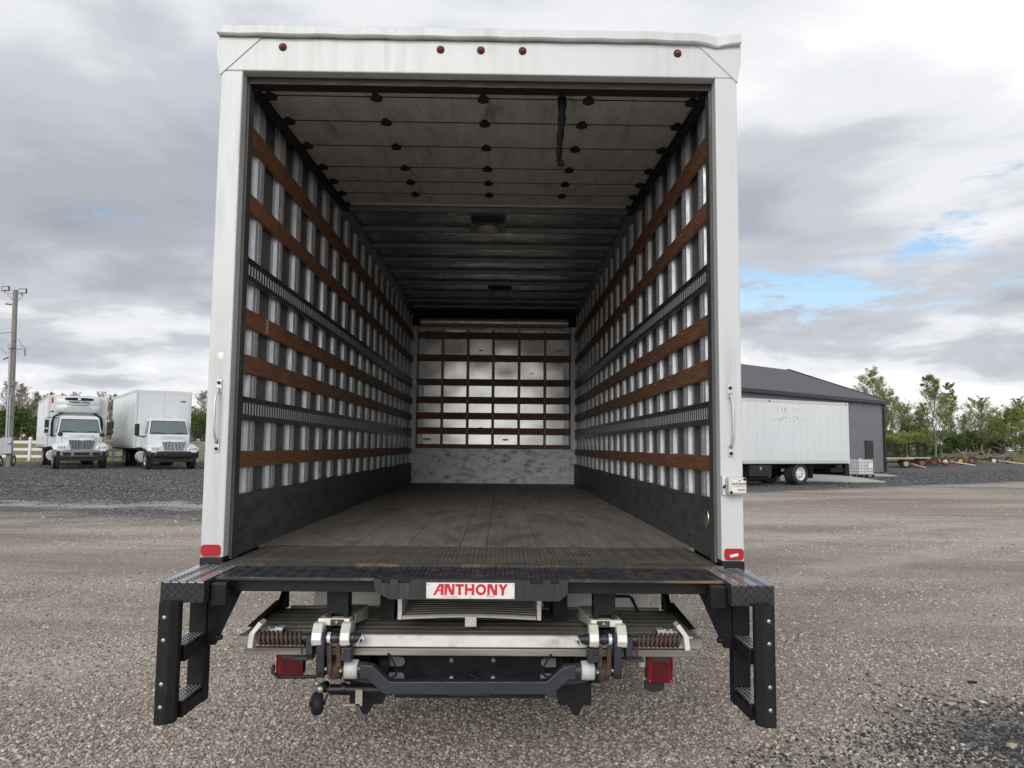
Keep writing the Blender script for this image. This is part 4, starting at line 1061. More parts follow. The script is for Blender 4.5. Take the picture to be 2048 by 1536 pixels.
def f_coll(q):
    x0, x1 = E(717, 1338, YB)[0], E(731, 1338, YB)[0]; q.cyl((x0 + .0005, YB, zb), (x1, YB, zb), .032, 14); q.cyl((x1, YB, zb), (x1 + .010, YB, zb), .022, 12)
    x2, x3 = E(648, 1338, YB)[0], E(690, 1338, YB)[0]; q.cyl((x2, YB, zb), (x3, YB, zb), .024, 14)
def f_lug(q):
    x0, x1, z0, z1 = EL(662, 1322, 681, 1362, YB); q.lathe([(.003, x0), (.044, x0), (.044, x1), (.003, x1)], (0, YB + .01, zb - .002), (1, 0, 0), 20)
def f_bolts(q):
    for px, py in ((652, 1337), (682, 1341)):
        x, z = E(px, py, YB - .04); q.ball((x, YB - .048, z), .008, 8, 5)
def f_under(q):
    a = EL(662, 1345, 745, 1366, YB + .03); q.prism([(E(665, 1350, YB)[0], E(665, 1350, YB)[1]), (E(738, 1350, YB)[0], E(738, 1350, YB)[1]), (E(770, 1378, YB)[0], E(770, 1378, YB)[1]), (E(705, 1368, YB)[0], E(705, 1368, YB)[1])], 'y', YB + .04, YB + .09)
hs = both('hinge_ear', ear(623, 642), 'ali', .004)
hs2 = both('hinge_ear', ear(680, 698), 'ali', .004)
for i in range(2): pass
both('rusty_pad', f_rplate, 'rust'); both('pad_bolt', f_rbolt, 'bolt'); both('hinge_shaft', f_shaft, 'blueblack'); both('shaft_pin', f_pin, 'galv'); both('shaft_ring', f_ring, 'galv')
both('torsion_spring', f_spring, 'rust'); both('spring_bracket', f_ear2, 'ali', .003); both('latch_bar', f_latch, 'galv', .002)
both('lift_arm', f_arm, 'blueblack', .004); both('lift_bracket', f_brk, 'blueblack', .002); both('lift_bracket', f_brk2, 'blueblack', .002); both('lock_rod', f_rod, 'rust')
both('rusty_link', f_link(655, 662, 1350), 'rust', .002); both('rusty_link', f_link(673, 680, 1336), 'rust', .002)
both('cast_bushing', f_bush, 'cast'); both('bushing_collar', f_coll, 'blueblack'); both('pivot_lug', f_lug, 'rust'); both('pivot_bolt', f_bolts, 'bolt'); both('lower_web', f_under, 'blueblack')
# bent tie bar between the arms
def tb_(px, py): x, z = E(px, py, YB - .02); return Vector((x, YB - .02, z))
lft = [tb_(728, 1326), tb_(742, 1332), tb_(776, 1372), tb_(794, 1372)]
pts = [tb_(722, 1340), tb_(742, 1342), tb_(776, 1373), tb_(1098, 1373), tb_(1132, 1343), tb_(1150, 1342)]
m = MB(); rows = []
for p, tilt in zip(pts, (0, .4, .4, -.4, -.4, 0)):
    hh = .030; nx_ = math.sin(tilt) * hh; nz = math.cos(tilt) * hh
    rows.append([p + Vector((nx_, -.026, nz)), p + Vector((nx_, .026, nz)), p + Vector((-nx_, .026, -nz)), p + Vector((-nx_, -.026, -nz))])
m.grid(rows, False, True); m.poly(rows[0]); m.poly(rows[-1]); m.build('tie_bar', M['blueblack'], truck, .004)
a = EL(790, 1386, 1090, 1394, YB); m = MB(); m.box(a[0], a[1], YB - .02, YB + .06, a[2], a[3]); m.build('lower_channel', M['black'], truck)
a = EL(896, 1386, 978, 1392, YB - .03); m = MB(); m.box(a[0], a[1], YB - .026, YB - .021, a[2], a[3]); m.build('rust_strip', M['rust'], truck)
# dark mounting plate behind, with bolts and tabs
YM = .02
a = EL(690, 1300, 1200, 1366, YM); m = MB(); m.box(a[0], a[1], YM, YM + .012, a[2], a[3] + .05); mp_ = m.build('mounting_plate', M['black'], truck)
for px, py in ((903, 1320), (987, 1320), (903, 1356), (986, 1356)):
    x, z = E(px, py, YM); q = MB(); q.lathe([(.013, 0), (.012, -.007), (.0005, -.010)], (x, YM, z), (0, 1, 0), 10); q.build('bolt', M['bolt'], mp_)
for cx0, cx1, cy0, cy1, sd_ in ((778, 810, 1313, 1332, 1), (778, 809, 1345, 1361, 1), (1082, 1112, 1316, 1334, -1), (1080, 1104, 1347, 1362, -1)):
    x0, x1, z0, z1 = EL(cx0, cy0, cx1, cy1, YM - .03); r_ = (z1 - z0) / 2; pts = []
    if sd_ > 0: pts = [(x0, z0), (x1 - r_, z0)] + [(x1 - r_ + r_ * math.sin(t * .449), (z0 + z1) / 2 - r_ * math.cos(t * .449)) for t in range(1, 7)] + [(x1 - r_, z1), (x0, z1)]
    else: pts = [(x1, z1), (x0 + r_, z1)] + [(x0 + r_ - r_ * math.sin(t * .449), (z0 + z1) / 2 + r_ * math.cos(t * .449)) for t in range(1, 7)] + [(x0 + r_, z0), (x1, z0)]
    q = MB(); q.prism(pts, 'y', YM - .034, YM - .022); tb2 = q.build('cable_tab', M['grey_plastic'], mp_)
    q = MB(); q.lathe([(.006, 0), (.006, -.004), (.0005, -.005)], ((x0 + x1) / 2 + sd_ * .012, YM - .034, (z0 + z1) / 2), (0, 1, 0), 8); q.build('bolt', M['bolt'], mp_)
for s_, px in ((1, 765), (-1, 1125)):
    x, z = E(px, 1325, .0); q = MB(); q.cyl((x - .02, -.02, z), (x + .02, .0, z), .045, 14); q.tube([(x - s_ * .05, -.03, z + .045), (x - s_ * .015, -.035, z + .045), (x + s_ * .005, -.035, z + .058), (x + s_ * .05, -.03, z + .056)], .004, 5); q.build('cable_drum', M['black_worn'], mp_)
# hydraulic cylinder, its eye and the little ground roller at the left
YC = -.19
x, z = E(645, 1376, YC); x2, z2 = E(760, 1383, YC)
m = MB(); m.cyl((x + .03, YC + .02, z - .012), (x2 + .05, YC + .02, z2), .023, 14); m.cyl((x + .08, YC + .02, z - .010), (x + .10, YC + .02, z - .009), .027, 14); hc = m.build('hydraulic_cylinder', M['black'], truck)
q = MB(); q.cyl((x, YC + .02, z - .012), (x + .035, YC + .02, z - .012), .014, 12); q.lathe([(.006, -.03), (.019, -.03), (.019, .025), (.006, .025)], (x, YC + .02, z), (0.25, 1, 0), 14); q.build('cylinder_eye', M['black_worn'], hc)
q = MB(); q.lathe([(.0155, 0), (.0155, -.010), (.0005, -.012)], (x - .006, YC - .020, z + .001), (.15, 1, 0), 12); q.build('eye_pin', M['bolt'], hc)
a = EL(711, 1380, 724, 1412, YC - .03); q = MB(); q.box(a[0], a[1], YC - .03, YC - .024, a[2], a[3]); q.box(a[0] - .055, a[1] - .01, YC - .03, YC - .024, a[2] - .001, a[2] + .008); q.build('hose_clip', M['bolt'], hc)
xr, zr = E(634, 1407, YC - .01)
ax = Vector((.93, .36, 0)).normalized()
m = MB(); m.lathe([(.012, -.024), (.036, -.024), (.046, -.016), (.049, 0), (.046, .016), (.036, .024), (.012, .024)], (xr, YC - .01, zr), ax, 24); rl = m.build('ground_roller', M['rubber'], truck)
q = MB(); q.cyl(Vector((xr, YC - .01, zr)) - ax * .034, Vector((xr, YC - .01, zr)) + ax * .034, .011, 10)
for sg_ in (1, ):
    c0 = Vector((xr, YC - .01, zr)) + ax * .030
    q.beam(c0 + Vector((0, 0, -.01)), c0 + Vector((.02, .03, .065)), .006, .034, (0, 1, 0))
c0 = Vector((xr, YC - .01, zr)) - ax * .030; q.beam(c0 + Vector((.004, 0, .03)), c0 + Vector((.03, .02, .066)), .006, .03, (0, 1, 0))
q.build('roller_fork', M['black_worn'], rl)
# tail lamps
YT = -.06
for s in (-1, 1):
    a = EL(553, 1300, 606, 1355, YT) if s < 0 else EL(1293, 1302, 1346, 1366, YT)
    x0, x1, z0, z1 = a; z1 += .012
    m = MB(); m.box(x0 + .004, x1 - .004, YT + .012, YT + .075, z0 + .004, z1 - .004); tl = m.build('tail_lamp', M['black_plastic'], truck, .012)
    q = MB(); q.box(x0, x1, YT - .012, YT + .0115, z0, z1); q.build('lens', M['redlens'], tl, .012)
    w = (x1 - x0)
    q = MB(); q.box(x0 + w * .22, x1 - w * .22 if s > 0 else x1 - w * .10, YT - .0165, YT - .0125, z0 + .008, z0 + (z1 - z0) * .62); q.build('brake_lens', M['darkred'], tl, .002)
    q = MB()
    for k in range(9):
        xx = x0 + w * .25 + k * w * (.50 if s > 0 else .62) / 8; q.box(xx - .0012, xx + .0012, YT - .0185, YT - .0166, z0 + .010, z0 + (z1 - z0) * .61)
    q.build('lens_ribs', M['redlens'], tl)
    q = MB(); q.box(x0 + w * .22, x1 - w * .22, YT - .0165, YT - .0125, z0 + (z1 - z0) * .65, z0 + (z1 - z0) * .90); q.build('reverse_lens', M['greylens'], tl, .002)
    q = MB()
    for xx in (x0 + .012, x1 - .012): q.ball((xx, YT - .013, z0 + .012), .0035, 6, 4)
    q.build('lens_screws', M['bolt'], tl)
    if s < 0:
        p0, p1, p2 = E(545, 1340, YT - .02), E(556, 1354, YT - .02), E(632, 1355, YT - .02)
        q = MB(); q.tube([(p0[0], YT - .005, p0[1] + .02), (p0[0], YT - .015, p0[1] - .012), (p1[0], YT - .02, p1[1]), (p2[0], YT - .01, p2[1])], .0085, 6); q.build('lamp_guard', M['black'], tl)
    else:
        b0 = EL(1291, 1366, 1330, 1386, YT); q = MB(); q.prism([(b0[0], b0[3]), (b0[1], b0[3]), (b0[1], b0[2] + .012), (b0[1] - .02, b0[2]), (b0[0] + .03, b0[2] - .004), (b0[0], b0[2] + .014)], 'y', YT + .02, YT + .04); q.build('lamp_bracket', M['black_plastic'], tl)
        b0 = EL(1281, 1310, 1294, 1334, YT + .05); q = MB(); q.box(b0[0], b0[1], YT + .05, YT + .055, b0[2], b0[3]); q.build('white_tab', M['flap'], tl)
    # lamp arm to the chassis
    q = MB(); xx = s * .60; q.box(*sorted((s * .44, s * (.70 if s > 0 else .71))), YT + .08, YT + .12, .63, .68); q.build('lamp_arm', M['black'], tl)
for s in (-1, 1):     # side plates hanging off the chassis behind the hinges
    m = MB(); m.box(*sorted((s * .475, s * .56)), -.02, .02, .585, .75); m.box(*sorted((s * .40, s * .55)), -.10, .10, .48, .58); m.prism([(s * .43, .50), (s * .53, .50), (s * .49, .43), (s * .47, .43)], 'y', -.09, -.06); m.build('chassis_bracket', M['black'], truck)
# under the floor: frame rails, axle, wheels, mud flaps
for s in (-1, 1):
    m = MB(); m.box(*sorted((s * .39, s * .46)), .14, 7.6, .70, .93); m.build('frame_rail', M['deepblack'], truck)
    a = EL(630, 1160, 800, 1300, .52) if s < 0 else EL(1120, 1160, 1296, 1300, .52); m = MB(); m.box(a[0], a[1], .52, .526, .68, .98); m.build('mud_flap', M['flap'], truck)
for y in (.5, 1.2, 2.0, 2.8, 3.6, 4.4, 5.2, 6.0, 6.8):
    m = MB(); m.box(-1.22, 1.22, y - .03, y + .03, .935, .999); m.build('cross_member', M['deepblack'], truck)
m = MB(); m.cyl((-1.0, 2.45, .5), (1.0, 2.45, .5), .07, 12); m.ball((0, 2.45, .5), .22, 12, 8); m.build('rear_axle', M['deepblack'], truck)
def wheel_meshes(r, w, rimmat, rim_r=None, lug=True):
    t = MB(); rr = rim_r or r * .60
    t.lathe([(rr, -w * .42), (rr * 1.12, -w * .5), (r * .93, -w * .5), (r * .985, -w * .40), (r, -w * .36), (r, -w * .06), (r * .975, -w * .05), (r * .975, w * .05), (r, w * .06), (r, w * .36), (r * .985, w * .40), (r * .93, w * .5), (rr * 1.12, w * .5), (rr, w * .42)], (0, 0, 0), (1, 0, 0), 32)
    g2 = MB(); g2.lathe([(rr * 1.0, -w * .42), (rr * 1.03, -w * .46), (rr * .93, -w * .44), (rr * .86, -w * .22), (rr * .50, -w * .20), (rr * .42, -w * .42), (rr * .20, -w * .44), (rr * .002, -w * .44)], (0, 0, 0), (1, 0, 0), 24)
    hb = MB()
    for k in range(5 if r < .45 else 8):
        a = 2 * math.pi * k / (5 if r < .45 else 8); hb.cyl((-w * .235, rr * .69 * math.cos(a), rr * .69 * math.sin(a)), (-w * .205, rr * .69 * math.cos(a), rr * .69 * math.sin(a)), rr * .10, 8)
    return t.mesh('tyre', M['tyre']), g2.mesh('rim', rimmat), hb.mesh('hand_hole', M['deepblack'])
def put_wheel(parent, wm, loc, outward=1, steer=0):
    w = part_empty('wheel', parent, loc)
    rz = steer + (math.pi if outward > 0 else 0)
    w.rotation_euler = (0, 0, rz)
    for me, nm in zip(wm, ('tyre', 'rim', 'hand_hole')): share(me, nm, w)
    return w
WM_MAIN = wheel_meshes(.50, .26, M['rim_white'])
for s in (-1, 1):
    put_wheel(truck, WM_MAIN, (s * 1.03, 2.45, .50), s); put_wheel(truck, WM_MAIN, (s * .73, 2.45, .50), s)

# hoses and wiring tucked about the lift
rn = random.Random(8)
for k, pts in enumerate([
        [(-.43, -.10, .62), (-.36, -.14, .55), (-.25, -.12, .53), (-.10, -.08, .56), (.02, .0, .60)],
        [(.44, -.08, .66), (.36, -.12, .57), (.24, -.10, .545), (.08, -.06, .565), (-.05, .0, .60)],
        [(-.66, .02, .66), (-.58, -.02, .70), (-.50, -.03, .665), (-.42, .0, .70)],
        [(.64, .02, .66), (.57, -.03, .615), (.52, -.03, .60), (.47, .0, .64)],
        [(-.38, -.16, .73), (-.34, -.21, .70), (-.33, -.20, .64), (-.40, -.17, .60)],
        [(.37, -.16, .73), (.335, -.21, .70), (.325, -.20, .645), (.41, -.17, .60)]]):
    q = MB(); fine = []
    V_ = [Vector(p) for p in pts]
    for i in range(len(V_) - 1):
        for j in range(5):
            t = j / 5; p0 = V_[max(i - 1, 0)]; p1 = V_[i]; p2 = V_[i + 1]; p3 = V_[min(i + 2, len(V_) - 1)]
            fine.append(.5 * ((2 * p1) + (p2 - p0) * t + (2 * p0 - 5 * p1 + 4 * p2 - p3) * t * t + (3 * p1 - p0 - 3 * p2 + p3) * t ** 3))
    fine.append(V_[-1]); q.tube(fine, .0075 if k < 2 else .005, 7); q.build('hose' if k < 2 else 'cable', M['rubber'], truck)

# ------------------------------------------------------------------ parked trucks (local frame: front towards -Y, front axle at Y=0)
WM_DARK = wheel_meshes(.50, .27, M['rim_alu'])
def cargo_box(root, y0, ln, z0, z1, half, npan, white='white_body', open_side=1, front_cap=True):
    hw = half
    m = MB(); m.box(-hw + .03, hw - .03, y0 + .03, y0 + ln - .03, z0 + .02, z1 - .03); bx = m.build('cargo_box', M[white], root)
    pw = (ln - .20) / npan
    for s in (-1, 1):
        for k in range(npan):
            q = MB(); q.box(*sorted((s * (hw - .029), s * (hw - .008))), y0 + .10 + k * pw + .005, y0 + .10 + (k + 1) * pw - .005, z0 + .13, z1 - .14); q.build('side_panel', M[white], bx, .002)
        q = MB(); q.box(*sorted((s * (hw - .029), s * hw)), y0 + .06, y0 + ln - .06, z1 - .135, z1); q.build('top_rail', M['alu_rail'], bx)
        q = MB(); q.box(*sorted((s * (hw - .029), s * hw)), y0 + .06, y0 + ln - .06, z0, z0 + .125); r_ = q.build('bottom_rail', M['alu_rail'], bx)
        q = MB()
        k = 0
        while k * .22 < ln - .4: q.box(*sorted((s * hw, s * (hw + .004))), y0 + .2 + k * .22 - .006, y0 + .2 + k * .22 + .006, z0 + .03, z0 + .10); k += 1
        q.build('rail_rivets', M['bow'], r_)
        q = MB(); q.box(*sorted((s * (hw - .10), s * (hw + .004))), y0 - .004, y0 + .0595, z0, z1 - .02); q.build('corner_post', M['alu_rail'], bx, .02)
        q = MB(); q.box(*sorted((s * (hw - .10), s * (hw + .003))), y0 + ln - .0595, y0 + ln + .02, z0 - .02, z1); q.build('rear_corner_post', M[white], bx)
        for yy in (y0 + ln * .38, y0 + ln - .12, y0 + .08):
            q = MB(); q.box(*sorted((s * hw, s * (hw + .02))), yy - .05, yy + .05, z1 - .11, z1 - .06); q.build('side_marker', M['redlens' if yy > y0 + 1 else 'amber'], bx)
    for a, b_ in ((-hw + .105, -.006), (.006, hw - .105)):
        q = MB(); q.box(a, b_, y0, y0 + .029, z0 + .03, z1 - .17); q.build('front_panel', M[white], bx, .002)
    rows = []
    for k in range(6):
        a = rad(18 * k); rows.append([(x, y0 - .004 + .13 * (1 - math.cos(a)) * 1.0, z1 - .165 + .165 * math.sin(a)) for x in (-hw, hw)])
    q = MB(); q.grid(rows, True); q.poly([r_[0] for r_ in rows] + [(-hw, y0 + .13, z1 - .165)]); q.poly([r_[1] for r_ in rows] + [(hw, y0 + .13, z1 - .165)]); q.build('front_cap', M['alu_rail'], bx)
    return bx
def chassis(root, y0, y1, rear_y, half_track=.98):
    m = MB()
    for s in (-1, 1): m.box(*sorted((s * .40, s * .46)), -.6, y1, .72, .92)
    for k in range(6): m.box(-.4, .4, k * 1.2, k * 1.2 + .08, .74, .90)
    m.box(-1.15, 1.15, y0, y1, .925, 1.045)
    m.cyl((-1, 0, .5), (1, 0, .5), .06, 10); m.cyl((-1, rear_y, .5), (1, rear_y, .5), .08, 10)
    ch = m.build('chassis', M['deepblack'], root)
    for s in (-1, 1):
        put_wheel(root, WM_DARK, (s * .94, 0, .50), s)
        put_wheel(root, WM_MAIN, (s * 1.03, rear_y, .50), s); put_wheel(root, WM_MAIN, (s * .72, rear_y, .50), s)
        q = MB(); q.box(*sorted((s * .60, s * 1.16)), rear_y + .62, rear_y + .63, .30, .92); q.build('mud_flap', M['black_plastic'], root)
    q = MB(); q.cyl((-.98, .9, .62), (-.98, 1.75, .62), .26, 18); q.build('fuel_tank', M['alu_rail'], root)
    q = MB(); q.box(.72, 1.12, .9, 1.5, .45, .85); q.build('step_box', M['black_plastic'], root, .02)
    return ch
def cab(root, bumper_mat, mirrors):
    before = set(root.children)
    cab_parts(root, bumper_mat, mirrors)
    for c in root.children:
        if c not in before: c.scale = (.93, 1, 1)
def cab_parts(root, bumper_mat, mirrors):
    # bonnet with wings lofted front to back
    def sec(y, zc, zf, ww, tip):
        return [(-ww, y, zf - tip), (-ww + .02, y, zf - .10), (-ww + .16, y, zf), (-.80, y, zf + .015), (-.66, y, zf + .07), (-.56, y, zc - .05), (-.34, y, zc), (0, y, zc + .012), (.34, y, zc), (.56, y, zc - .05), (.66, y, zf + .07), (.80, y, zf + .015), (ww - .16, y, zf), (ww - .02, y, zf - .10), (ww, y, zf - .0 - tip)]
    secs = [sec(-.93, 1.22, 1.02, 1.05, .10), sec(-.90, 1.33, 1.08, 1.14, .20), sec(-.80, 1.39, 1.15, 1.18, .24), sec(-.45, 1.45, 1.22, 1.20, .24), sec(0, 1.53, 1.25, 1.20, .24), sec(.38, 1.61, 1.22, 1.18, .26), sec(.55, 1.64, 1.15, 1.12, .26)]
    m = MB(); m.grid(secs, True); m.poly([p for p in secs[0]] + [(1.05, -.93, .84), (-1.05, -.93, .84)]); hd = m.build('bonnet', M['white_body'], root)
    # cab shell
    prof = [(1.00, .98, .42, 1.80), (1.62, 1.00, .40, 1.80), (1.66, .985, .42, 1.80), (2.36, .86, .80, 1.79), (2.47, .80, .94, 1.74), (2.50, .62, 1.05, 1.62)]
    rows = [[(-w, ya, z), (w, ya, z), (w, yb, z), (-w, yb, z)] for z, w, ya, yb in prof]
    m = MB(); m.grid(rows, False, True); m.poly(rows[-1]); m.poly(rows[0]); cb_ = m.build('cab', M['white_body'], root, .03, seg=3)
    def onfront(u, z):      # point on the slanting windscreen plane, 6 mm proud
        t = (z - 1.66) / .70; w = .985 + (.86 - .985) * t; return Vector((u * w, .42 + .38 * t - .012, z))
    q = MB(); q.hexa([onfront(-.93, 1.69), onfront(.93, 1.69), onfront(.93, 1.69) + Vector((0, .01, 0)), onfront(-.93, 1.69) + Vector((0, .01, 0)), onfront(-.92, 2.33), onfront(.92, 2.33), onfront(.92, 2.33) + Vector((0, .01, 0)), onfront(-.92, 2.33) + Vector((0, .01, 0))])
    q.build('windscreen_seal', M['black_plastic'], cb_)
    o_ = Vector((0, -.006, 0))
    q = MB(); q.hexa([onfront(-.90, 1.72) + o_, onfront(.90, 1.72) + o_, onfront(.90, 1.72), onfront(-.90, 1.72), onfront(-.89, 2.30) + o_, onfront(.89, 2.30) + o_, onfront(.89, 2.30), onfront(-.89, 2.30)])
    q.build('windscreen', M['glass'], cb_)
    for s in (-1, 1):
        q = MB(); q.tube([onfront(s * .15, 1.705) + Vector((0, -.02, 0)), onfront(s * .55, 1.76) + Vector((0, -.02, 0)), onfront(s * .80, 1.74) + Vector((0, -.02, 0))], .012, 5); q.build('wiper', M['deepblack'], cb_)
        pts = [(.62, 1.70), (1.45, 1.70), (1.45, 2.30), (.92, 2.30)]
        def side(y, z, d): t = (z - 1.66) / .70; return (s * (.985 - .125 * t + d), y, z)
        q = MB(); q.hexa([side(*pts[0], .002), side(*pts[1], .002), side(*pts[1], .009), side(*pts[0], .009), side(*pts[3], .002), side(*pts[2], .002), side(*pts[2], .009), side(*pts[3], .009)]); q.build('side_window', M['glass_dark'], cb_)
        q = MB(); q.box(*sorted((s * .992, s * 1.008)), .56, 1.50, 1.02, 1.66); dr = q.build('door', M['white_body'], root, .008)
        q = MB(); q.box(*sorted((s * 1.008, s * 1.03)), 1.34, 1.46, 1.50, 1.54); q.build('handle', M['black_plastic'], dr)
    for x in (-.62, -.16, 0, .16, .62):
        q = MB(); q.ball((x, 1.02, 2.475), .075, 8, 6, (1, .8, .55)); q.build('roof_lamp', M['amber'], cb_)
    # grille: chrome surround with dipped top edge, bars, emblem
    def arch(u): return 1.335 + .03 * math.cos(u * 1.5) - .055 * math.exp(-(u / .09) ** 2)
    top = [(-.60 + 1.2 * k / 24, arch((-.60 + 1.2 * k / 24))) for k in range(25)]
    outer = top + [(.50, .895), (-.50, .895)]
    m = MB(); m.prism(outer, 'y', -.962, -.932); gr = m.build('grille', M['chrome'], root, .006)
    inner = [(x * .905, z - .035) for x, z in top] + [(.445, .925), (-.445, .925)]
    q = MB(); q.prism(inner, 'y', -.967, -.9625); q.build('grille_opening', M['deepblack'], gr)
    for k in range(15):
        x = -.47 + .94 * k / 14; xb = x * .90
        zt = arch(x) - .045
        q = MB(); q.beam((xb, -.974, .93), (x * 1.0, -.974, zt), .020, .012, (0, 1, 0)); q.build('grille_bar', M['chrome'], gr)
    q = MB(); q.beam((0, -.978, .93), (0, -.978, 1.27), .030, .012, (0, 1, 0)); q.lathe([(.048, 0), (.048, -.014), (.03, -.02), (.0005, -.02)], (0, -.964, 1.335), (0, 1, 0), 14); q.build('emblem', M['chrome'], gr)
    for s in (-1, 1):
        m = MB(); m.hexa([(s * .64, -.945, .955), (s * 1.03, -.925, .985), (s * 1.08, -.80, .985), (s * .70, -.82, .955), (s * .66, -.940, 1.06), (s * 1.03, -.918, 1.09), (s * 1.08, -.80, 1.09), (s * .70, -.80, 1.06)])
        hl = m.build('headlamp', M['chrome'], root, .01)
        for xx, mt in ((.745, 'lampglass'), (.885, 'lampglass'), (.99, 'amber')):
            q = MB(); q.lathe([(.052 if mt != 'amber' else .04, 0), (.045 if mt != 'amber' else .034, -.018), (.0005, -.024)], (s * xx, -.945 + (xx - .64) * .05, 1.02), (0, 1, 0), 14); q.build('lamp', M[mt], hl)
    # bumper wrapping round the wings, with slots
    rows = []
    for zz, dy_ in ((.90, .06), (.88, 0), (.70, -.015), (.60, .01), (.56, .07)):
        rows.append([(1.22 * t, -1.02 + dy_ + .34 * abs(t) ** 3.2, zz + (.02 if zz < .7 else 0) * abs(t)) for t in [k / 10 for k in range(-10, 11)]])
    m = MB(); m.grid(rows, True); bm = m.build('bumper', M[bumper_mat], root); bm.modifiers.new('thick', 'SOLIDIFY').thickness = .03
    for x0, x1 in ((-.82, -.44), (-.36, .36), (.44, .82)):
        q = MB(); q.hexa([(x0 + .05, -1.040, .66), (x1 - .05, -1.040, .66), (x1 - .05, -.99, .66), (x0 + .05, -.99, .66), (x0, -1.040, .79), (x1, -1.040, .79), (x1, -.99, .79), (x0, -.99, .79)]); q.build('bumper_slot', M['deepblack'], bm)
    q = MB(); q.box(-1.0, 1.0, -.95, -.90, .40, .58); q.build('lower_valance', M['deepblack'], root)
    q = MB(); q.box(-1.05, 1.05, -.9, .4, .55, .95); q.build('engine_bay', M['deepblack'], root)
    for s in (-1, 1):
        if mirrors == 'loop':
            q = MB(); q.tube([(s * .92, .72, 2.36), (s * 1.42, .60, 2.38), (s * 1.48, .60, 2.32), (s * 1.48, .60, 1.62), (s * 1.42, .62, 1.56), (s * 1.0, .75, 1.55)], .016, 6); ma = q.build('mirror_arm', M['black_plastic'], root)
            q = MB(); q.box(*sorted((s * 1.35, s * 1.53)), .54, .60, 1.90, 2.27); q.build('mirror', M['black_plastic'], ma, .03)
            q = MB(); q.box(*sorted((s * 1.36, s * 1.53)), .54, .60, 1.66, 1.84); q.build('wide_angle_mirror', M['black_plastic'], ma, .03)
            q = MB(); q.tube([(s * .80, -.30, 1.26), (s * .86, -.34, 1.55)], .012, 6); q.tube([(s * .60, -.34, 1.36), (s * .86, -.34, 1.52)], .010, 6); hm = q.build('bonnet_mirror_stalk', M['black_plastic'], root)
            q = MB(); q.ball((s * .90, -.34, 1.60), .13, 12, 8, (.95, .5, .75)); q.build('bonnet_mirror', M['black_plastic'], hm)
        else:
            q = MB(); q.tube([(s * 1.0, .70, 1.60), (s * 1.22, .62, 1.56), (s * 1.46, .58, 1.60)], .03, 6); ma = q.build('mirror_arm', M['black_plastic'], root)
            q = MB(); q.box(*sorted((s * 1.36, s * 1.58)), .52, .62, 1.60, 2.16); q.build('mirror', M['black_plastic'], ma, .035)
PHI = rad(34.2)
def place(px_corner, depth, half, y_box):
    """truck root so that the photo-left front corner of its box stands at the measured spot"""
    c = at(px_corner, 880, d=depth); fx_, fy_ = math.cos(PHI), math.sin(PHI)         # local X axis
    bx_, by_ = -math.sin(PHI), math.cos(PHI)                                           # local Y axis
    x = c.x + half * fx_ - y_box * bx_; y = c.y + half * fy_ - y_box * by_
    return x, y
YBOX = 1.98
x, y = place(268, 36.0, 1.27, YBOX)
t2 = thing('box_truck', 'white box truck with tall plain cargo box and black bumper, parked before the white fence', 'truck', (x, y, .37), PHI, 'trucks parked before the white fence')
cargo_box(t2, YBOX, 8.2, 1.02, 3.86, 1.27, 14); chassis(t2, YBOX, YBOX + 8.2, 5.7); cab(t2, 'black_plastic', 'plain')
q = MB(); q.box(.75, 1.0, YBOX - .008, YBOX - .001, 3.30, 3.38); q.build('maker_badge', M['bow'], t2)
x, y = place(91, 35.5, 1.27, YBOX)
t1 = thing('refrigerated_truck', 'white refrigerated truck with cooling unit over its cab and loop mirrors', 'truck', (x, y, .40), PHI, 'trucks parked before the white fence')
cargo_box(t1, YBOX, 8.6, 1.0, 3.50, 1.27, 10); chassis(t1, YBOX, YBOX + 8.6, 6.0); cab(t1, 'grey_plastic', 'loop')
# cooling unit
rows = []
for zz, w, d in ((2.62, .72, .12), (2.66, .86, .30), (2.74, .92, .42), (3.00, .95, .46), (3.02, .95, .40), (3.06, .96, .44), (3.36, .95, .40), (3.44, .90, .28), (3.46, .84, .02)):
    rows.append([(-w, YBOX + .002, zz), (-w, YBOX - d * .6, zz), (-w * .86, YBOX - d, zz), (w * .86, YBOX - d, zz), (w, YBOX - d * .6, zz), (w, YBOX + .002, zz)])
m = MB(); m.grid(rows, True); m.poly(rows[0]); m.poly(rows[-1]); un = m.build('cooling_unit', M['white_body'], t1)
pts = [(x_, 3.31 + z_) for x_, z_ in ((-.56, -.05), (-.62, 0), (-.56, .055), (-.2, .075), (.2, .075), (.56, .055), (.62, 0), (.56, -.05), (.2, -.06), (-.2, -.06))]
q = MB(); q.prism(pts, 'y', YBOX - .452, YBOX - .35); q.build('unit_grille', M['deepblack'], un)
q = MB(); q.box(-.06, .06, YBOX - .462, YBOX - .453, 3.26, 3.37); q.build('unit_emblem', M['sign_white'], un)
q = MB(); pts = [(-.52, 3.035), (-.3, 3.00), (.3, 3.00), (.52, 3.035), (.3, 3.028), (-.3, 3.028)]; q.prism(pts, 'y', YBOX - .475, YBOX - .40); q.build('unit_slot', M['deepblack'], un)
rows = [[(-.80 + 1.6 * k / 10, YBOX - .47 + .06 * abs(k / 5 - 1) ** 2, zz) for k in range(11)] for zz in (2.70, 2.95)]
q = MB(); q.grid(rows, True); q.build('unit_lower_panel', M['reefer_grey'], un)
lettering('THERMO KING', .125, M['ink'], un, Matrix.Translation((0, YBOX - .460, 3.155)) @ RX, .004, 0, 'unit_lettering', 1.05)
q = MB(); q.box(-1.12, -1.04, YBOX - .006, YBOX - .001, 3.10, 3.38); sk = q.build('red_sticker', M['reflector'], t1)
for k, ch in enumerate('THK'):
    pass
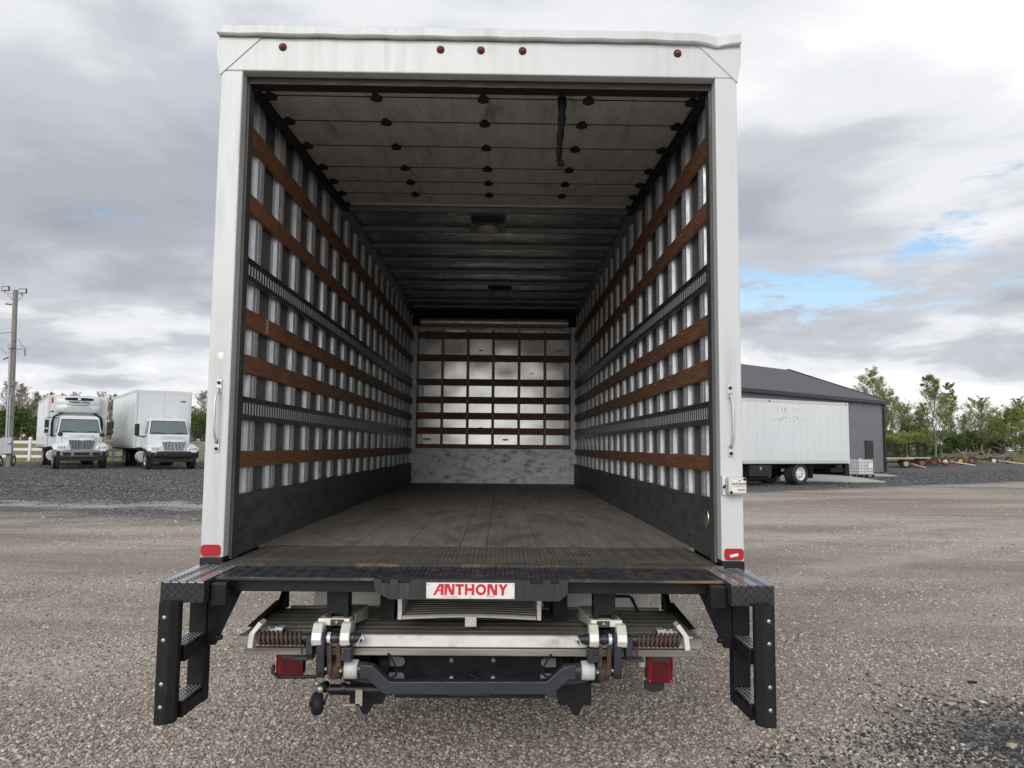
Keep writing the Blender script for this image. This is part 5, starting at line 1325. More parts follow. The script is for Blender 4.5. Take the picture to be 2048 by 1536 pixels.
q = MB(); q.box(-1.14, -.98, YBOX - .006, YBOX - .001, 2.66, 2.74); q.build('green_sticker', M['green_paint'], t1)
for s in (-1, 1):
    q = MB()
    for k in range(2): q.tube([(s * (.60 + .04 * k), YBOX - .25, 2.66), (s * (.75 + .05 * k), YBOX - .22, 2.55 + .05 * k), (s * (.95 + .05 * k), YBOX - .12, 2.46), (s * (1.02 + .05 * k), YBOX - .08, 2.2), (s * (1.02 + .05 * k), YBOX - .06, 1.5)], .026, 6)
    q.build('hoses', M['rubber'], un)
q = MB(); q.box(-.65, .65, YBOX - .03, YBOX - .002, 2.20, 2.55); q.build('bulkhead_plate', M['white_body'], t1)
# box truck by the building, seen from its side
PHI3 = math.atan2(-.895, .445)
p2 = at(1698, 890, d=35.6)
L3 = 8.3; half = 1.27
lx = Vector((math.cos(PHI3), math.sin(PHI3), 0)); ly = Vector((-math.sin(PHI3), math.cos(PHI3), 0))
org = Vector((p2.x, p2.y, 0)) - lx * half - ly * (YBOX + L3)
t3 = thing('box_truck', 'white box truck with faded lettering on its side, parked beside the grey building', 'truck', (org.x, org.y, 0), PHI3)
bx3 = cargo_box(t3, YBOX, L3, .98, 3.86, half, 18); chassis(t3, YBOX, YBOX + L3, 7.55 - .42); cab(t3, 'black_plastic', 'plain')
# local Y of pixels on the side
def side_y(px):
    # intersect the sight line with the truck's side plane
    v = ray(px, 880); n_ = lx; o0 = Vector((org.x, org.y, 0)) + lx * (half + .002)
    t = ((o0 - CAM).dot(n_)) / v.dot(n_); p = CAM + t * v; return (p - Vector((org.x, org.y, 0))).dot(ly)
MS = Matrix(((0, 0, 1, 0), (1, 0, 0, 0), (0, 1, 0, 0), (0, 0, 0, 1)))     # text in the side plane (text x -> +Y, y -> +Z, normal +X)
M['ghost'] = pmat('faded_lettering', (.34, .345, .35), .5, 0, var=.0, wear=(.76, .77, .77), wscale=7, wlo=.44, whi=.52, scale=5)
for tx, px, zz, sz in (("RAN   TO   I.", 1587, 3.36, .36), ("L WAR DEPT.", 1582, 2.98, .36), (". 2 ' : .1 1'  .", 1582, 2.63, .30)):
    lettering(tx, sz, M['ghost'], t3, Matrix.Translation((half - .0065, side_y(px), zz)) @ MS, 0, 0, 'faded_lettering')
ya, yb = side_y(1500), side_y(1544)
q = MB(); q.box(half - .45, half - .05, ya, yb, .42, .92); tbx = q.build('tool_box', M['black_plastic'], t3, .01)
q = MB(); q.box(half - .05, half - .045, (ya + yb) / 2 - .05, (ya + yb) / 2 + .05, .70, .84); q.build('latch', M['bolt'], tbx)
q = MB(); q.cyl((half - .4, ya + .1, .40), (half - .4, yb - .1, .40), .22, 16); q.build('air_tank', M['deepblack'], t3)
yc = side_y(1625)
q = MB(); q.box(half - .6, half - .03, yc - .01, yc + .01, .30, .95); q.build('side_mud_flap', M['black_plastic'], t3)
q = MB(); q.box(-.95, .95, YBOX + L3 - .9, YBOX + L3 + .05, .55, .75); q.box(-1.0, 1.0, YBOX + L3 + .02, YBOX + L3 + .30, .42, .78)
for s in (-1, 1): q.box(*sorted((s * .75, s * .95)), YBOX + L3 + .1, YBOX + L3 + .38, .38, 1.0)
q.build('tail_lift', M['black_worn'], t3)
q = MB(); q.box(.35, .62, YBOX + L3 + .04, YBOX + L3 + .32, .80, .95); q.box(.9, 1.0, YBOX + L3 + .3, YBOX + L3 + .36, .78, 1.05); q.build('tail_lift_platform', M['ali_plank'], t3)

# ------------------------------------------------------------------ grey metal building
bc = at(1768, 945, z=0.0)
U = Vector((-.79, -.616, 0)).normalized(); V = Vector((-.616, .79, 0)).normalized()
BL, BD, EZ, RZ = 34.0, 15.2, 5.20, 7.95
bld = thing('metal_building', 'charcoal ribbed metal building with pitched roof behind the faded-lettering truck', 'building', (bc.x, bc.y, 0), math.atan2(-U.y, -U.x))
# building frame: local x runs along -U (so the wall spans x = -BL..0), local y runs back along V
nb = 0; pwid = .914
pan = MB(); z0, z1 = .05, EZ
prof = []
for k in range(4):
    x = -pwid * k / 4
    prof += [(x, 0), (x - .085, 0), (x - .100, -.022), (x - .125, -.022), (x - .140, 0)]
prof.append((-pwid + .004, 0))
for (xa, ya), (xb_, yb_) in zip(prof[:-1], prof[1:]): pan.poly([(xa, ya, z0), (xb_, yb_, z0), (xb_, yb_, z1), (xa, ya, z1)])
pme = pan.mesh('wall_panel', M['clad'])
nwall = int(BL / pwid)
for k in range(nwall): share(pme, 'wall_panel', bld, (-k * pwid, -.004, 0))
for k in range(int(BD / pwid)):
    gx0 = k * pwid + pwid / 2; hz = EZ + (RZ - EZ) * (1 - abs(gx0 - BD / 2) / (BD / 2))
    share(pme, 'gable_panel', bld, (.004, BD - k * pwid, 0), (0, 0, rad(90)), (1, 1, hz / EZ - .01))
m = MB(); m.box(-BL, -.01, .002, BD - .01, 0, EZ - .05); m.build('inner_shell', M['trim'], bld)
rpan = MB(); rl_ = math.hypot(BD / 2 + .35, (RZ - EZ) * (BD / 2 + .35) / (BD / 2))
prof = []
for k in range(4):
    x = -pwid * k / 4; prof += [(x, 0), (x - .165, 0), (x - .178, .028), (x - .205, .028), (x - .218, 0)]
prof.append((-pwid + .003, 0))
for (xa, za), (xb_, zb_) in zip(prof[:-1], prof[1:]): rpan.poly([(xa, 0, za), (xb_, 0, zb_), (xb_, rl_, zb_), (xa, rl_, za)])
rme = rpan.mesh('roof_panel', M['roofclad']); pit = math.atan2(RZ - EZ, BD / 2)
for k in range(nwall + 1):
    share(rme, 'roof_panel', bld, (-k * pwid + .35, -.35, EZ - .35 * math.tan(pit) + .06), (pit, 0, 0))
    share(rme, 'back_roof_panel', bld, (-k * pwid + .35 - pwid, BD + .35, EZ - .35 * math.tan(pit) + .06), (pit, 0, math.pi))
m = MB(); m.box(-BL, .36, -.40, -.33, EZ - .29, EZ - .07); m.box(-BL, .34, -.33, -.03, EZ - .26, EZ - .20); m.build('eave_gutter', M['trim'], bld)
m = MB(); m.beam((.36, -.36, EZ - .12), (.36, BD / 2, RZ + .06), .04, .22); m.beam((.36, BD + .36, EZ - .12), (.36, BD / 2, RZ + .06), .04, .22); m.build('rake_trim', M['trim'], bld)
m = MB(); m.box(-.10, .03, -.035, .10, .02, EZ - .1); m.build('corner_trim', M['trim'], bld)
m = MB(); m.box(.05, .15, -.14, -.04, .05, EZ - .25); m.beam((.10, -.09, .12), (.25, -.30, .04), .09, .09); m.build('downspout', M['trim'], bld)
m = MB(); m.box(-BL, .02, -.06, .0, 0, .05); m.build('base_trim', M['trim'], bld)
def wall_x(px):
    v = ray(px, 880); n_ = V; o0 = Vector((bc.x, bc.y, 0)); t = (o0 - CAM).dot(n_) / v.dot(n_); p = CAM + t * v; return -(p - o0).dot(U)
xa, xb_ = wall_x(1728), wall_x(1744.5)
m = MB(); m.box(xa, xb_, -.07, -.028, .05, 2.28); fr = m.build('door_frame', M['trim'], bld)
m = MB(); m.box(xa + .08, xb_ - .08, -.085, -.071, .06, 2.18); dr = m.build('door', M['black_plastic'], bld)
m = MB(); m.box(xb_ - .22, xb_ - .14, -.12, -.086, 1.02, 1.08); m.build('handle', M['bolt'], dr)
# concrete apron strips
def slab(name, pts, h):
    b = [at(px, py, z=h) for px, py in pts]
    q = MB(); q.prism([(p.x, p.y) for p in b], 'z', -.05, h); o = q.build(name, M['concrete']); o['kind'] = 'structure'; return o
slab('concrete_apron', [(1560, 962), (1772, 963), (1700, 952), (1560, 945)], .045)
slab('concrete_path', [(1690, 951.5), (1795, 951.5), (1768, 947.5), (1690, 947.5)], .035)
# white tank in a wire cage
ib = at(1721, 950, d=44.5); ibc = thing('tote_tank', 'white plastic tote tank in a wire cage beside the charcoal building', 'tank', (ib.x, ib.y, 0.02), .35)
m = MB(); m.box(-.56, .56, -.46, .46, .14, 1.02); m.build('bottle', M['ibc'], ibc, .05, seg=3)
m = MB(); m.cyl((0, 0, 1.02), (0, 0, 1.08), .11, 14); m.build('lid', M['ibc'], ibc)
m = MB()
for x_ in (-.55, 0, .55):
    m.box(x_ - .05, x_ + .05, -.48, .48, .10, .13)
    for y_ in (-.42, 0, .42): m.box(x_ - .05, x_ + .05, y_ - .05, y_ + .05, 0, .0995)
m.build('pallet', M['black_plastic'], ibc)
m = MB()
for k in range(6):
    z_ = .16 + k * .175; m.tube([(-.59, -.49, z_), (.59, -.49, z_), (.59, .49, z_), (-.59, .49, z_), (-.59, -.49, z_)], .011, 5)
for k in range(7):
    x_ = -.59 + k * 1.18 / 6
    for y_ in (-.49, .49): m.tube([(x_, y_, .12), (x_, y_, 1.06)], .011, 5)
for k in range(1, 5):
    y_ = -.49 + k * .98 / 5
    for x_ in (-.59, .59): m.tube([(x_, y_, .12), (x_, y_, 1.06)], .011, 5)
m.build('wire_cage', M['conduit'], ibc)
m = MB(); m.box(.12, .46, -.507, -.503, .52, .84); m.build('tank_label', M['sign_white'], ibc)

# ------------------------------------------------------------------ farm wagon running gears in a row
def wheel_small(rim): return wheel_meshes(.37, .24, M[rim], .20)
WS = {k: wheel_small(k) for k in ('rim_white', 'tan_paint', 'yellow_paint', 'orange_paint', 'red_paint', 'black_plastic')}
def wagon(px, py, head, frame, rims, tongue, label, ln=2.3, tw=1.5, bed=None, tl=2.2):
    p = at(px, py, z=.20); p.z = height(p.x, p.y); w = thing('wagon_gear', label, 'wagon', (p.x, p.y, p.z), head, 'farm wagons lined up by the trees')
    i = 0
    for y_ in (0, ln):
        for x_ in (-tw / 2, tw / 2): put_wheel(w, WS[rims[i % len(rims)]], (x_, y_, .37), 1 if x_ > 0 else -1); i += 1
    m = MB()
    for y_ in (0, ln): m.box(-tw / 2 + .1, tw / 2 - .1, y_ - .06, y_ + .06, .36, .48); m.box(-.5, .5, y_ - .05, y_ + .05, .60, .72); m.box(-.06, .06, y_ - .05, y_ + .05, .48, .60)
    for s in (-1, 1): m.beam((s * .38, 0, .48), (s * .06, ln * .6, .46), .07, .09)
    m.box(-.06, .06, -.1, ln + .1, .42, .54); m.build('frame', M[frame], w)
    m = MB(); m.beam((0, -.05, .42), (.1, -tl, .07), .10, .09); m.beam((-.3, -.05, .42), (.02, -tl * .45, .30), .06, .06); m.beam((.3, -.05, .42), (.06, -tl * .45, .30), .06, .06); m.build('tongue', M[tongue], w)
    if bed:
        m = MB(); m.box(-1.0, 1.0, -.6, ln + .9, .74, .82); bd = m.build('bed', M['tan_wood'], w)
        for k in range(8):
            q = MB(); q.box(-1.0 + k * .25 + .006, -.75 + k * .25 - .006, -.62, ln + .92, .825, .855); q.build('bed_board', M[bed], bd)
    return w
wagon(1812, 933.5, rad(64), 'black_worn', ('tan_paint', 'rim_white', 'black_plastic', 'rim_white'), 'tan_wood', 'flatbed hay wagon with pale boards and a tan tongue beside the building corner', 1.8, 1.4, 'pale_wood', 1.5)
wagon(1845, 932.5, rad(62), 'black_worn', ('orange_paint', 'orange_paint', 'black_plastic'), 'black_worn', 'black flatbed wagon with orange front wheels below the narrow black cage', 1.6, 1.4, 'pale_wood', 1.0)
wagon(1868, 931.5, rad(62), 'red_paint', ('red_paint', 'rim_white'), 'red_paint', 'red wagon gear with low red tongue next to the orange-wheeled wagon', 1.7, 1.4, None, 2.2)
wagon(1891, 931, rad(60), 'red_paint', ('rim_white', 'red_paint'), 'pale_wood', 'red wagon gear with a whitish tongue and white front wheel', 1.7, 1.4, None, 2.4)
wagon(1921, 930, rad(60), 'green_paint', ('yellow_paint', 'rim_white'), 'red_paint', 'green wagon gear on yellow wheels with a red tongue', 1.8, 1.4, None, 2.6)
wagon(1944, 929.5, rad(58), 'orange_paint', ('orange_paint', 'yellow_paint'), 'green_paint', 'orange wagon gear with yellow wheel and green tongue', 1.7, 1.4, None, 2.4)
wagon(1988, 929, rad(58), 'black_plastic', ('rim_white',), 'pale_wood', 'black wagon gear on four white wheels', 1.8, 1.5, None, 2.6)
wagon(2018, 928, rad(58), 'orange_paint', ('orange_paint', 'rim_white'), 'orange_paint', 'orange wagon gear farthest right with a long pinkish tongue', 1.7, 1.5, None, 3.0)
def cage(px0, px1, pyt, pyb, d, label, solid):
    a = at(px0, pyb, d=d); b = at(px1, pyt, d=d); w_ = abs(b.x - a.x); h_ = b.z - a.z
    zb_ = a.z
    t_ = thing('steel_cage', label, 'cage', ((a.x + b.x) / 2, a.y, zb_), rad(8)); m = MB(); r_ = .05
    for x_ in (-w_ / 2, w_ / 2):
        for y_ in (0, 1.1): m.box(x_ - r_, x_ + r_, y_ - r_, y_ + r_, 0, h_)
    for z_ in (.05, h_ * .48, h_ - .05) if not solid else (.05, h_ - .06):
        for y_ in (0, 1.1): m.box(-w_ / 2, w_ / 2, y_ - .035, y_ + .035, z_ - .04, z_ + .04)
        for x_ in (-w_ / 2, w_ / 2): m.box(x_ - .03, x_ + .03, 0, 1.1, z_ - .035, z_ + .035)
    m.build('cage_frame', M['deepblack'], t_)
    m = MB()
    if solid:
        for x_ in (-w_ * .27, w_ * .27): m.box(x_ - .04, x_ + .04, -.01, .03, 0, h_)
        m.box(-w_ / 2, w_ / 2, -.02, 1.12, h_ - .02, h_ + .06); m.box(-w_ / 2, w_ / 2, -.03, 1.1, -.25, .1)
    else:
        for x_ in (-w_ * .30, 0, w_ * .30): m.box(x_ - .03, x_ + .03, -.01, .03, 0, h_)
        n = 16
        for k in range(1, n): m.tube([(-w_ / 2, 1.1, h_ * k / n), (w_ / 2, 1.1, h_ * k / n)], .008, 4); m.tube([(-w_ / 2 + w_ * k / n, 1.1, 0), (-w_ / 2 + w_ * k / n, 1.1, h_)], .008, 4)
    m.build('cage_bars', M['deepblack'], t_)
    return t_
cage(1788, 1812.5, 887, 915, 65, 'open black steel cage with mesh back standing above the pale-boarded wagon', False)
cage(1834, 1854, 887, 914, 66, 'narrow black steel cage with flat top next to the open one', True)

# ------------------------------------------------------------------ floodlight pole
pb = at(18, 931, d=36); zg = height(pb.x, pb.y); top = at(29, 574, d=36)
pole = thing('floodlight_pole', 'tall wooden pole with two floodlights and a grey electric box', 'pole', (pb.x, pb.y, zg)); pole.rotation_euler = (0, rad(-1.9), 0)
H = top.z - zg
m = MB(); m.tube([(0, 0, -.1), (.03, 0, H * .5), (.05, 0, H)], [.150, .125, .105], 14); m.build('post', M['polewood'], pole)
m = MB(); m.tube([(-.06, -.17, 1.2), (-.03, -.15, H * .42), (-.02, -.14, H * .655)], .058, 10); m.tube([(.05, -.165, 1.2), (.06, -.15, H * .40)], .035, 8); cdn = m.build('conduit', M['conduit'], pole)
q = MB(); q.ball((-.02, -.16, H * .665), .10, 10, 6, (1, 1, .8)); q.cyl((-.02, -.15, H * .67), (-.02, -.15, H * .69), .10, 10); q.build('weather_head', M['elbox'], cdn)
q = MB()
for z_ in (2.4, 3.9): q.cyl((-.02, -.02, z_), (-.02, -.02, z_ + .03), .205, 14)
q.build('conduit_strap', M['bow'], cdn)
for s, dzz in ((-1, .02), (1, -.12)):
    q = MB(); q.tube([(.05, 0, H - .18), (s * .44 + .05, -.05, H - .16 + dzz)], .016, 6); q.tube([(s * .44 + .05, -.05, H - .16 + dzz), (.05, -.06, H - .60)], .012, 5); q.tube([(s * .36 + .05, -.05, H - .16 + dzz), (.05, .06, H - .68)], .010, 5); ar = q.build('lamp_arm', M['conduit'], pole)
    q = MB(); q.box(s * .42 + .05 - .19, s * .42 + .05 + .19, -.13, -.06, H - .08 + dzz, H + .16 + dzz); q.tube([(s * .42, -.08, H - .16 + dzz), (s * .42, -.08, H - .07 + dzz)], .02, 6); fl = q.build('floodlight', M['black_plastic'], pole, .008)
    q = MB(); q.box(s * .42 + .05 - .155, s * .42 + .05 + .155, -.138, -.131, H - .045 + dzz, H + .125 + dzz); q.build('lamp_glass', M['pale_wood'], fl)
q = MB(); q.tube([(-.05, -.1, H - .74), (-.30, -.2, H - .72)], .03, 6); q.tube([(-.1, -.1, H * .615), (-.3, -.2, H * .60)], .03, 6); q.build('wire_bracket', M['black_worn'], pole)
q = MB(); q.tube([(-.05, -.1, H * .755), (-1.2, 0, H * .748), (-3.5, 0, H * .752), (-9, 0, H * .78)], .012, 5); q.tube([(-.85, -.05, H * .745), (-.72, -.08, H * .70), (-.70, -.08, H * .67), (-.45, -.1, H * .66), (-.2, -.12, H * .63)], .010, 5); q.tube([(.05, -.14, H * .70), (.35, -.1, H * .715), (.5, -.1, H * .68), (.65, -.1, H * .665), (.66, -.1, H * .63)], .010, 5); q.tube([(.05, -.14, H * .67), (.3, -.1, H * .655), (.62, -.1, H * .66)], .010, 5); q.build('wires', M['rubber'], pole)
q = MB(); q.tube([(.66, -.1, H * .66), (.665, -.1, H * .62)], .035, 6); q.build('splice', M['bow'], pole)
e0 = .62
q = MB(); q.box(-.18, .30, -.34, -.165, e0, e0 + .78); eb = q.build('electric_box', M['elbox'], pole, .015)
q = MB(); q.lathe([(.09, 0), (.09, -.05), (.075, -.07), (.0005, -.075)], (.22, -.34, e0 + .53), (0, 1, 0), 16); q.build('meter', M['lampglass'], eb)
q = MB(); q.box(-.34, -.185, -.32, -.17, e0 - .02, e0 + .74); q.build('switch_box', M['elbox'], eb, .01)
q = MB(); q.box(-.30, -.24, -.33, -.32, e0 + .32, e0 + .62); q.build('switch_plate', M['sign_white'], eb)
for s in (-1, 1):
    q = MB(); pts = [(s * .30 + s * .10 * math.sin(t * 2.2 * math.pi) * .9, -.12 - .02 * t, .30 + .24 * math.cos(t * 2 * math.pi)) for t in [k / 12 for k in range(13)]]
    for k in range(3): q.tube([(a_ + .03 * k, b__ - .05 * k, max(.04, c_ - .02 * k)) for a_, b__, c_ in pts], .026, 6)
    q.build('cable_loops', M['rubber'], pole)

# ------------------------------------------------------------------ white three-rail fence
fence = thing('white_fence', 'white vinyl three-rail fence behind the two parked white trucks', 'fence', (0, 0, 0))
FY = 40.6; x0 = at(60, 900, y=FY).x
post = MB(); post.box(-.075, .075, -.075, .075, -.1, 1.36); post.hexa([(-.095, -.095, 1.36), (.095, -.095, 1.36), (.095, .095, 1.36), (-.095, .095, 1.36), (-.03, -.03, 1.46), (.03, -.03, 1.46), (.03, .03, 1.46), (-.03, .03, 1.46)])
pm = post.mesh('post', M['fence']); rail = MB(); rail.box(.078, 2.362, -.022, .022, -.075, .075); rm = rail.mesh('rail', M['fence'])
for k in range(-3, 14):
    x_ = x0 + k * 2.44
    if x_ > -8: break
    g0 = height(x_, FY); share(pm, 'post', fence, (x_, FY, g0))
    for zc in (.32, .73, 1.15): share(rm, 'rail', fence, (x_, FY, g0 + zc))
# small far shed and a bare post in the field
p = at(3, 873, d=118); sh = thing('shed', 'small white shed at the far edge of the field', 'shed', (p.x, p.y, height(p.x, p.y)))
m = MB(); m.box(-2.2, .25, -1.2, 1.2, 0, 1.0); m.build('shed_wall', M['fence'], sh)
m = MB(); m.prism([(-1.4, .98), (0, 1.45), (1.4, .98)], 'x', -2.4, .45); m.build('shed_roof', M['alu_rail'], sh)
p = at(41.5, 874, d=100); up = thing('utility_post', 'bare wooden post standing in the field before the hedge', 'post', (p.x, p.y, height(p.x, p.y)))
m = MB(); m.tube([(0, 0, 0), (.03, 0, 1.9)], [.13, .11], 8); m.build('post', M['pale_wood'], up)
m = MB(); m.ball((.05, 0, 2.0), .17, 8, 5, (1, 1, .6)); m.tube([(.05, 0, 2.0), (.1, 0, 2.5)], .03, 5); m.build('insulator', M['sign_white'], up)

# ------------------------------------------------------------------ trees, shrubs, brush
def tree_meshes(seed, H, spread, leaves, leafmat_, barkmat, first=.22, thick=.022, leafsize=.20, nb=18, levels=3, upness=1.0):
    rn = random.Random(seed); T = MB(); leafpts = []
    def branch(p, d, ln, r, lev):
        n = 3 if lev < 2 else 2; pts = [p]; rs = [r]; q = p; dd = d.copy()
        for k in range(n):
            dd = (dd + Vector((rn.gauss(0, .16), rn.gauss(0, .16), rn.gauss(.11, .10)))).normalized()
            q = q + dd * ln / n; pts.append(q); rs.append(r * (1 - .78 * (k + 1) / n))
        T.tube(pts, rs, 4 if lev < 2 else 3, False)
        if lev >= 2: leafpts.append((pts[-1], ln * .5)); leafpts.append((pts[1], ln * .5))
        if lev < levels:
            for _ in range(5 if lev == 1 else 4):
                t = rn.uniform(.3, 1.0); k = min(int(t * n), n - 1); s_ = pts[k].lerp(pts[k + 1], t * n - k)
                a = rn.uniform(0, 6.28); o_ = Vector((math.cos(a), math.sin(a), rn.uniform(-.2, .7)))
                branch(s_, (dd * .8 + o_ * .75).normalized(), ln * rn.uniform(.38, .62), max(r * .45, .018), lev + 1)
    pts = [Vector((0, 0, -.2))]; rs = [H * thick]; q = pts[0]
    n = 8
    for k in range(n):
        q = q + Vector((rn.gauss(0, .018 * H), rn.gauss(0, .018 * H), H * .92 / n)); pts.append(q); rs.append(H * thick * (1 - .86 * (k + 1) / n))
    T.tube(pts, rs, 7, False)
    for i in range(nb):
        t = first + (1 - first) * (i + rn.random()) / nb; k = min(int(t * n), n - 1); s_ = pts[k].lerp(pts[k + 1], t * n - k)
        a = i * 2.4 + rn.uniform(-.5, .5); ln = spread * (1.05 - .72 * max(0, (t - .45) / .55)) * rn.uniform(.6, 1.05)
        branch(s_, Vector((math.cos(a), math.sin(a), upness * rn.uniform(.5, 1.7))).normalized(), ln, H * thick * .42 * (1.15 - t), 1)
    Lf = MB()
    if leafpts and leaves:
        keep = [lp_ for lp_ in leafpts if rn.random() < .8]
        for _ in range(leaves):
            c, sp_ = rn.choice(keep); c = c + Vector((rn.gauss(0, 1), rn.gauss(0, 1), rn.gauss(0, .8))) * sp_ * .45
            a = rn.uniform(0, 6.28); b_ = rn.uniform(-.9, .9); u_ = Vector((math.cos(a), math.sin(a), b_ * .6)).normalized(); w_ = u_.cross(Vector((rn.gauss(0, .6), rn.gauss(0, .6), 1))).normalized()
            s_ = leafsize * rn.uniform(.5, 1.25); Lf.poly([c - u_ * s_, c - w_ * s_ * .5, c + u_ * s_, c + w_ * s_ * .5])
    return T.mesh('trunk', barkmat, False), (Lf.mesh('crown', leafmat_, False) if Lf.f else None)
def plant(name, label, cat, loc, tm, rz=0, sc=1, group=None):
    t_ = thing(name, label, cat, loc, rz, group); t_.scale = (sc, sc, sc)
    share(tm[0], 'trunk', t_)
    if tm[1]: share(tm[1], 'crown', t_)
    return t_
TM = {
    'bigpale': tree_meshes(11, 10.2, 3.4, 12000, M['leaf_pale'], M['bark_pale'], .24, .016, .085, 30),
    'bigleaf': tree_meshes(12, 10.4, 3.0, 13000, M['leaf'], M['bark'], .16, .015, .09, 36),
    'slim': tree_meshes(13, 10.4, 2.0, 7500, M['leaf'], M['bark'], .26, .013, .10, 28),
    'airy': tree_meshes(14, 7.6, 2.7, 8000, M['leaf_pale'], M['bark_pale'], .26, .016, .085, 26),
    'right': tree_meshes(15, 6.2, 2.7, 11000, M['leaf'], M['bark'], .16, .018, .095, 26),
    'bare': tree_meshes(16, 8.8, 3.2, 2600, M['leaf_brown'], M['bark'], .10, .020, .06, 30, 4, 1.2),
    'bare2': tree_meshes(17, 7.5, 2.6, 8000, M['leaf_brown'], M['bark'], .08, .018, .065, 28, 4, 1.1),
    'shrub': tree_meshes(18, 3.0, 1.9, 9000, M['leaf_dark'], M['bark'], .05, .02, .10, 20, 2, .8),
    'shrub2': tree_meshes(19, 2.6, 2.0, 8000, M['leaf'], M['bark'], .05, .02, .10, 20, 2, .8),
    'evergreen': tree_meshes(20, 4.4, 2.8, 17000, M['leaf_dark'], M['bark'], .01, .014, .12, 40, 2, .45),
}
def gpos(px, d):
    p = at(px, 890, d=d); return (p.x, p.y, height(p.x, p.y) - .02)
GR = 'trees behind the wagons'
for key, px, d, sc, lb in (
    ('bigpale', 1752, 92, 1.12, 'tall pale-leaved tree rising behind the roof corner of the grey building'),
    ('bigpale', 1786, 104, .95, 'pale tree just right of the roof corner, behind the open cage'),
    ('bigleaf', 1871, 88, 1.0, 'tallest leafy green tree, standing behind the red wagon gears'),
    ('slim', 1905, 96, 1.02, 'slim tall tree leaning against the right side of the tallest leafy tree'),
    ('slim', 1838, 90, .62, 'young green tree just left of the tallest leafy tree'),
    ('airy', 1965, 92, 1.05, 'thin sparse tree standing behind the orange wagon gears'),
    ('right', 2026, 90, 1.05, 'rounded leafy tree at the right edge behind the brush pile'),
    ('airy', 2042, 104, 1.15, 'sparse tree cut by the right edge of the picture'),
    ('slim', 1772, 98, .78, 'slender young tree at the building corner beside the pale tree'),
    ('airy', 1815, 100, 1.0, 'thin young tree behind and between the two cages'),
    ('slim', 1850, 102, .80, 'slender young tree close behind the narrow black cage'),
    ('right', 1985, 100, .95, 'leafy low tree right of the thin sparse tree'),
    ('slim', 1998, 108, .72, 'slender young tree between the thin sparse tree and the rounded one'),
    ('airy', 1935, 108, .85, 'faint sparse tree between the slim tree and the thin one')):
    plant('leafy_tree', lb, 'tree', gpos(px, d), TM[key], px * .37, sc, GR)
for k, (key, px, d, sc, lb) in enumerate((
    ('shrub2', 1782, 84, 1.0, 'green bush directly behind the open black cage'),
    ('shrub2', 1812, 86, 1.15, 'green bush between the two black cages'),
    ('shrub2', 1842, 88, 1.0, 'green bush behind the narrow black cage'),
    ('shrub', 1868, 90, .8, 'low bush at the foot of the tallest leafy tree'),
    ('shrub', 1905, 92, 1.1, 'dense dark bush right of the tallest leafy tree'),
    ('shrub', 1938, 93, 1.2, 'dense dark bush behind the orange wagon gear'),
    ('shrub2', 1965, 96, 1.15, 'bush below the thin sparse tree'),
    ('shrub', 1994, 96, 1.0, 'dark bush left of the rounded leafy tree'),
    ('shrub2', 2040, 95, 1.2, 'bush at the right edge beside the rounded leafy tree'),
    ('shrub', 1765, 96, 1.2, 'dark bush half hidden by the building corner'),
    ('shrub', 1820, 99, 1.5, 'taller dark bush in the second row between the cages'),
    ('shrub2', 1880, 101, 1.4, 'taller bush in the second row behind the red wagon'),
    ('shrub', 1960, 106, 1.4, 'taller dark bush in the second row behind the thin tree'))):
    plant('shrub', lb, 'bush', gpos(px, d), TM[key], px * .71, sc, 'bushes under the trees')
for key, px, d, sc, lb in (
    ('bare', 8, 112, 0.94, 'large bare tree behind the floodlight pole, left of it'),
    ('bare', 40, 118, 0.94, 'large bare tree just right of the floodlight pole'),
    ('bare2', 66, 116, 0.94, 'budding brown tree left of the refrigerated truck'),
    ('bare2', 88, 128, 1.01, 'budding brown tree above the rear of the refrigerated truck box'),
    ('bare2', 112, 122, 0.94, 'brown treetop above the left front corner of the refrigerated truck'),
    ('bare', 140, 132, 0.88, 'bare treetop above the cooling unit'),
    ('bare2', 168, 128, 0.92, 'brown treetop above the right half of the cooling unit'),
    ('bare', 196, 130, 0.88, 'bare treetop over the right front corner of the refrigerated truck'),
    ('bare2', 219, 118, 0.92, 'brown tree in the gap between the two parked trucks'),
    ('bare2', 238, 128, 0.92, 'brown treetop beside the tall plain cargo box'),
    ('bare', 402, 112, 0.82, 'bare tree in the gap beside the open truck'),
    ('bare2', 388, 126, 0.71, 'small budding tree right of the tall plain cargo box'),
    ('bare', 424, 124, 0.76, 'bare tree half hidden by the left rear post of the open truck')):
    plant('bare_tree', lb, 'tree', gpos(px, d), TM[key], px * .53, sc, 'trees across the field')
for px, d, sc, key, lb in (
    (10, 100, 1.0, 'evergreen', 'green hedge bush left of the floodlight pole across the field'),
    (38, 101, 1.08, 'evergreen', 'large green hedge bush just right of the floodlight pole'),
    (60, 108, .7, 'shrub', 'dark undergrowth bush left of the refrigerated truck'),
    (76, 112, .8, 'shrub', 'dark undergrowth bush at the rear of the refrigerated truck'),
    (219, 108, 1.0, 'shrub', 'dark bush in the gap between the parked trucks'),
    (392, 104, .95, 'evergreen', 'green hedge bush beside the mirror of the plain box truck'),
    (412, 106, 1.0, 'evergreen', 'green hedge bush half hidden by the left rear post')):
    g0 = gpos(px, d); plant('shrub', lb, 'bush', (g0[0], g0[1], g0[2] - .55), TM[key], px * .3, sc, 'hedge across the field')
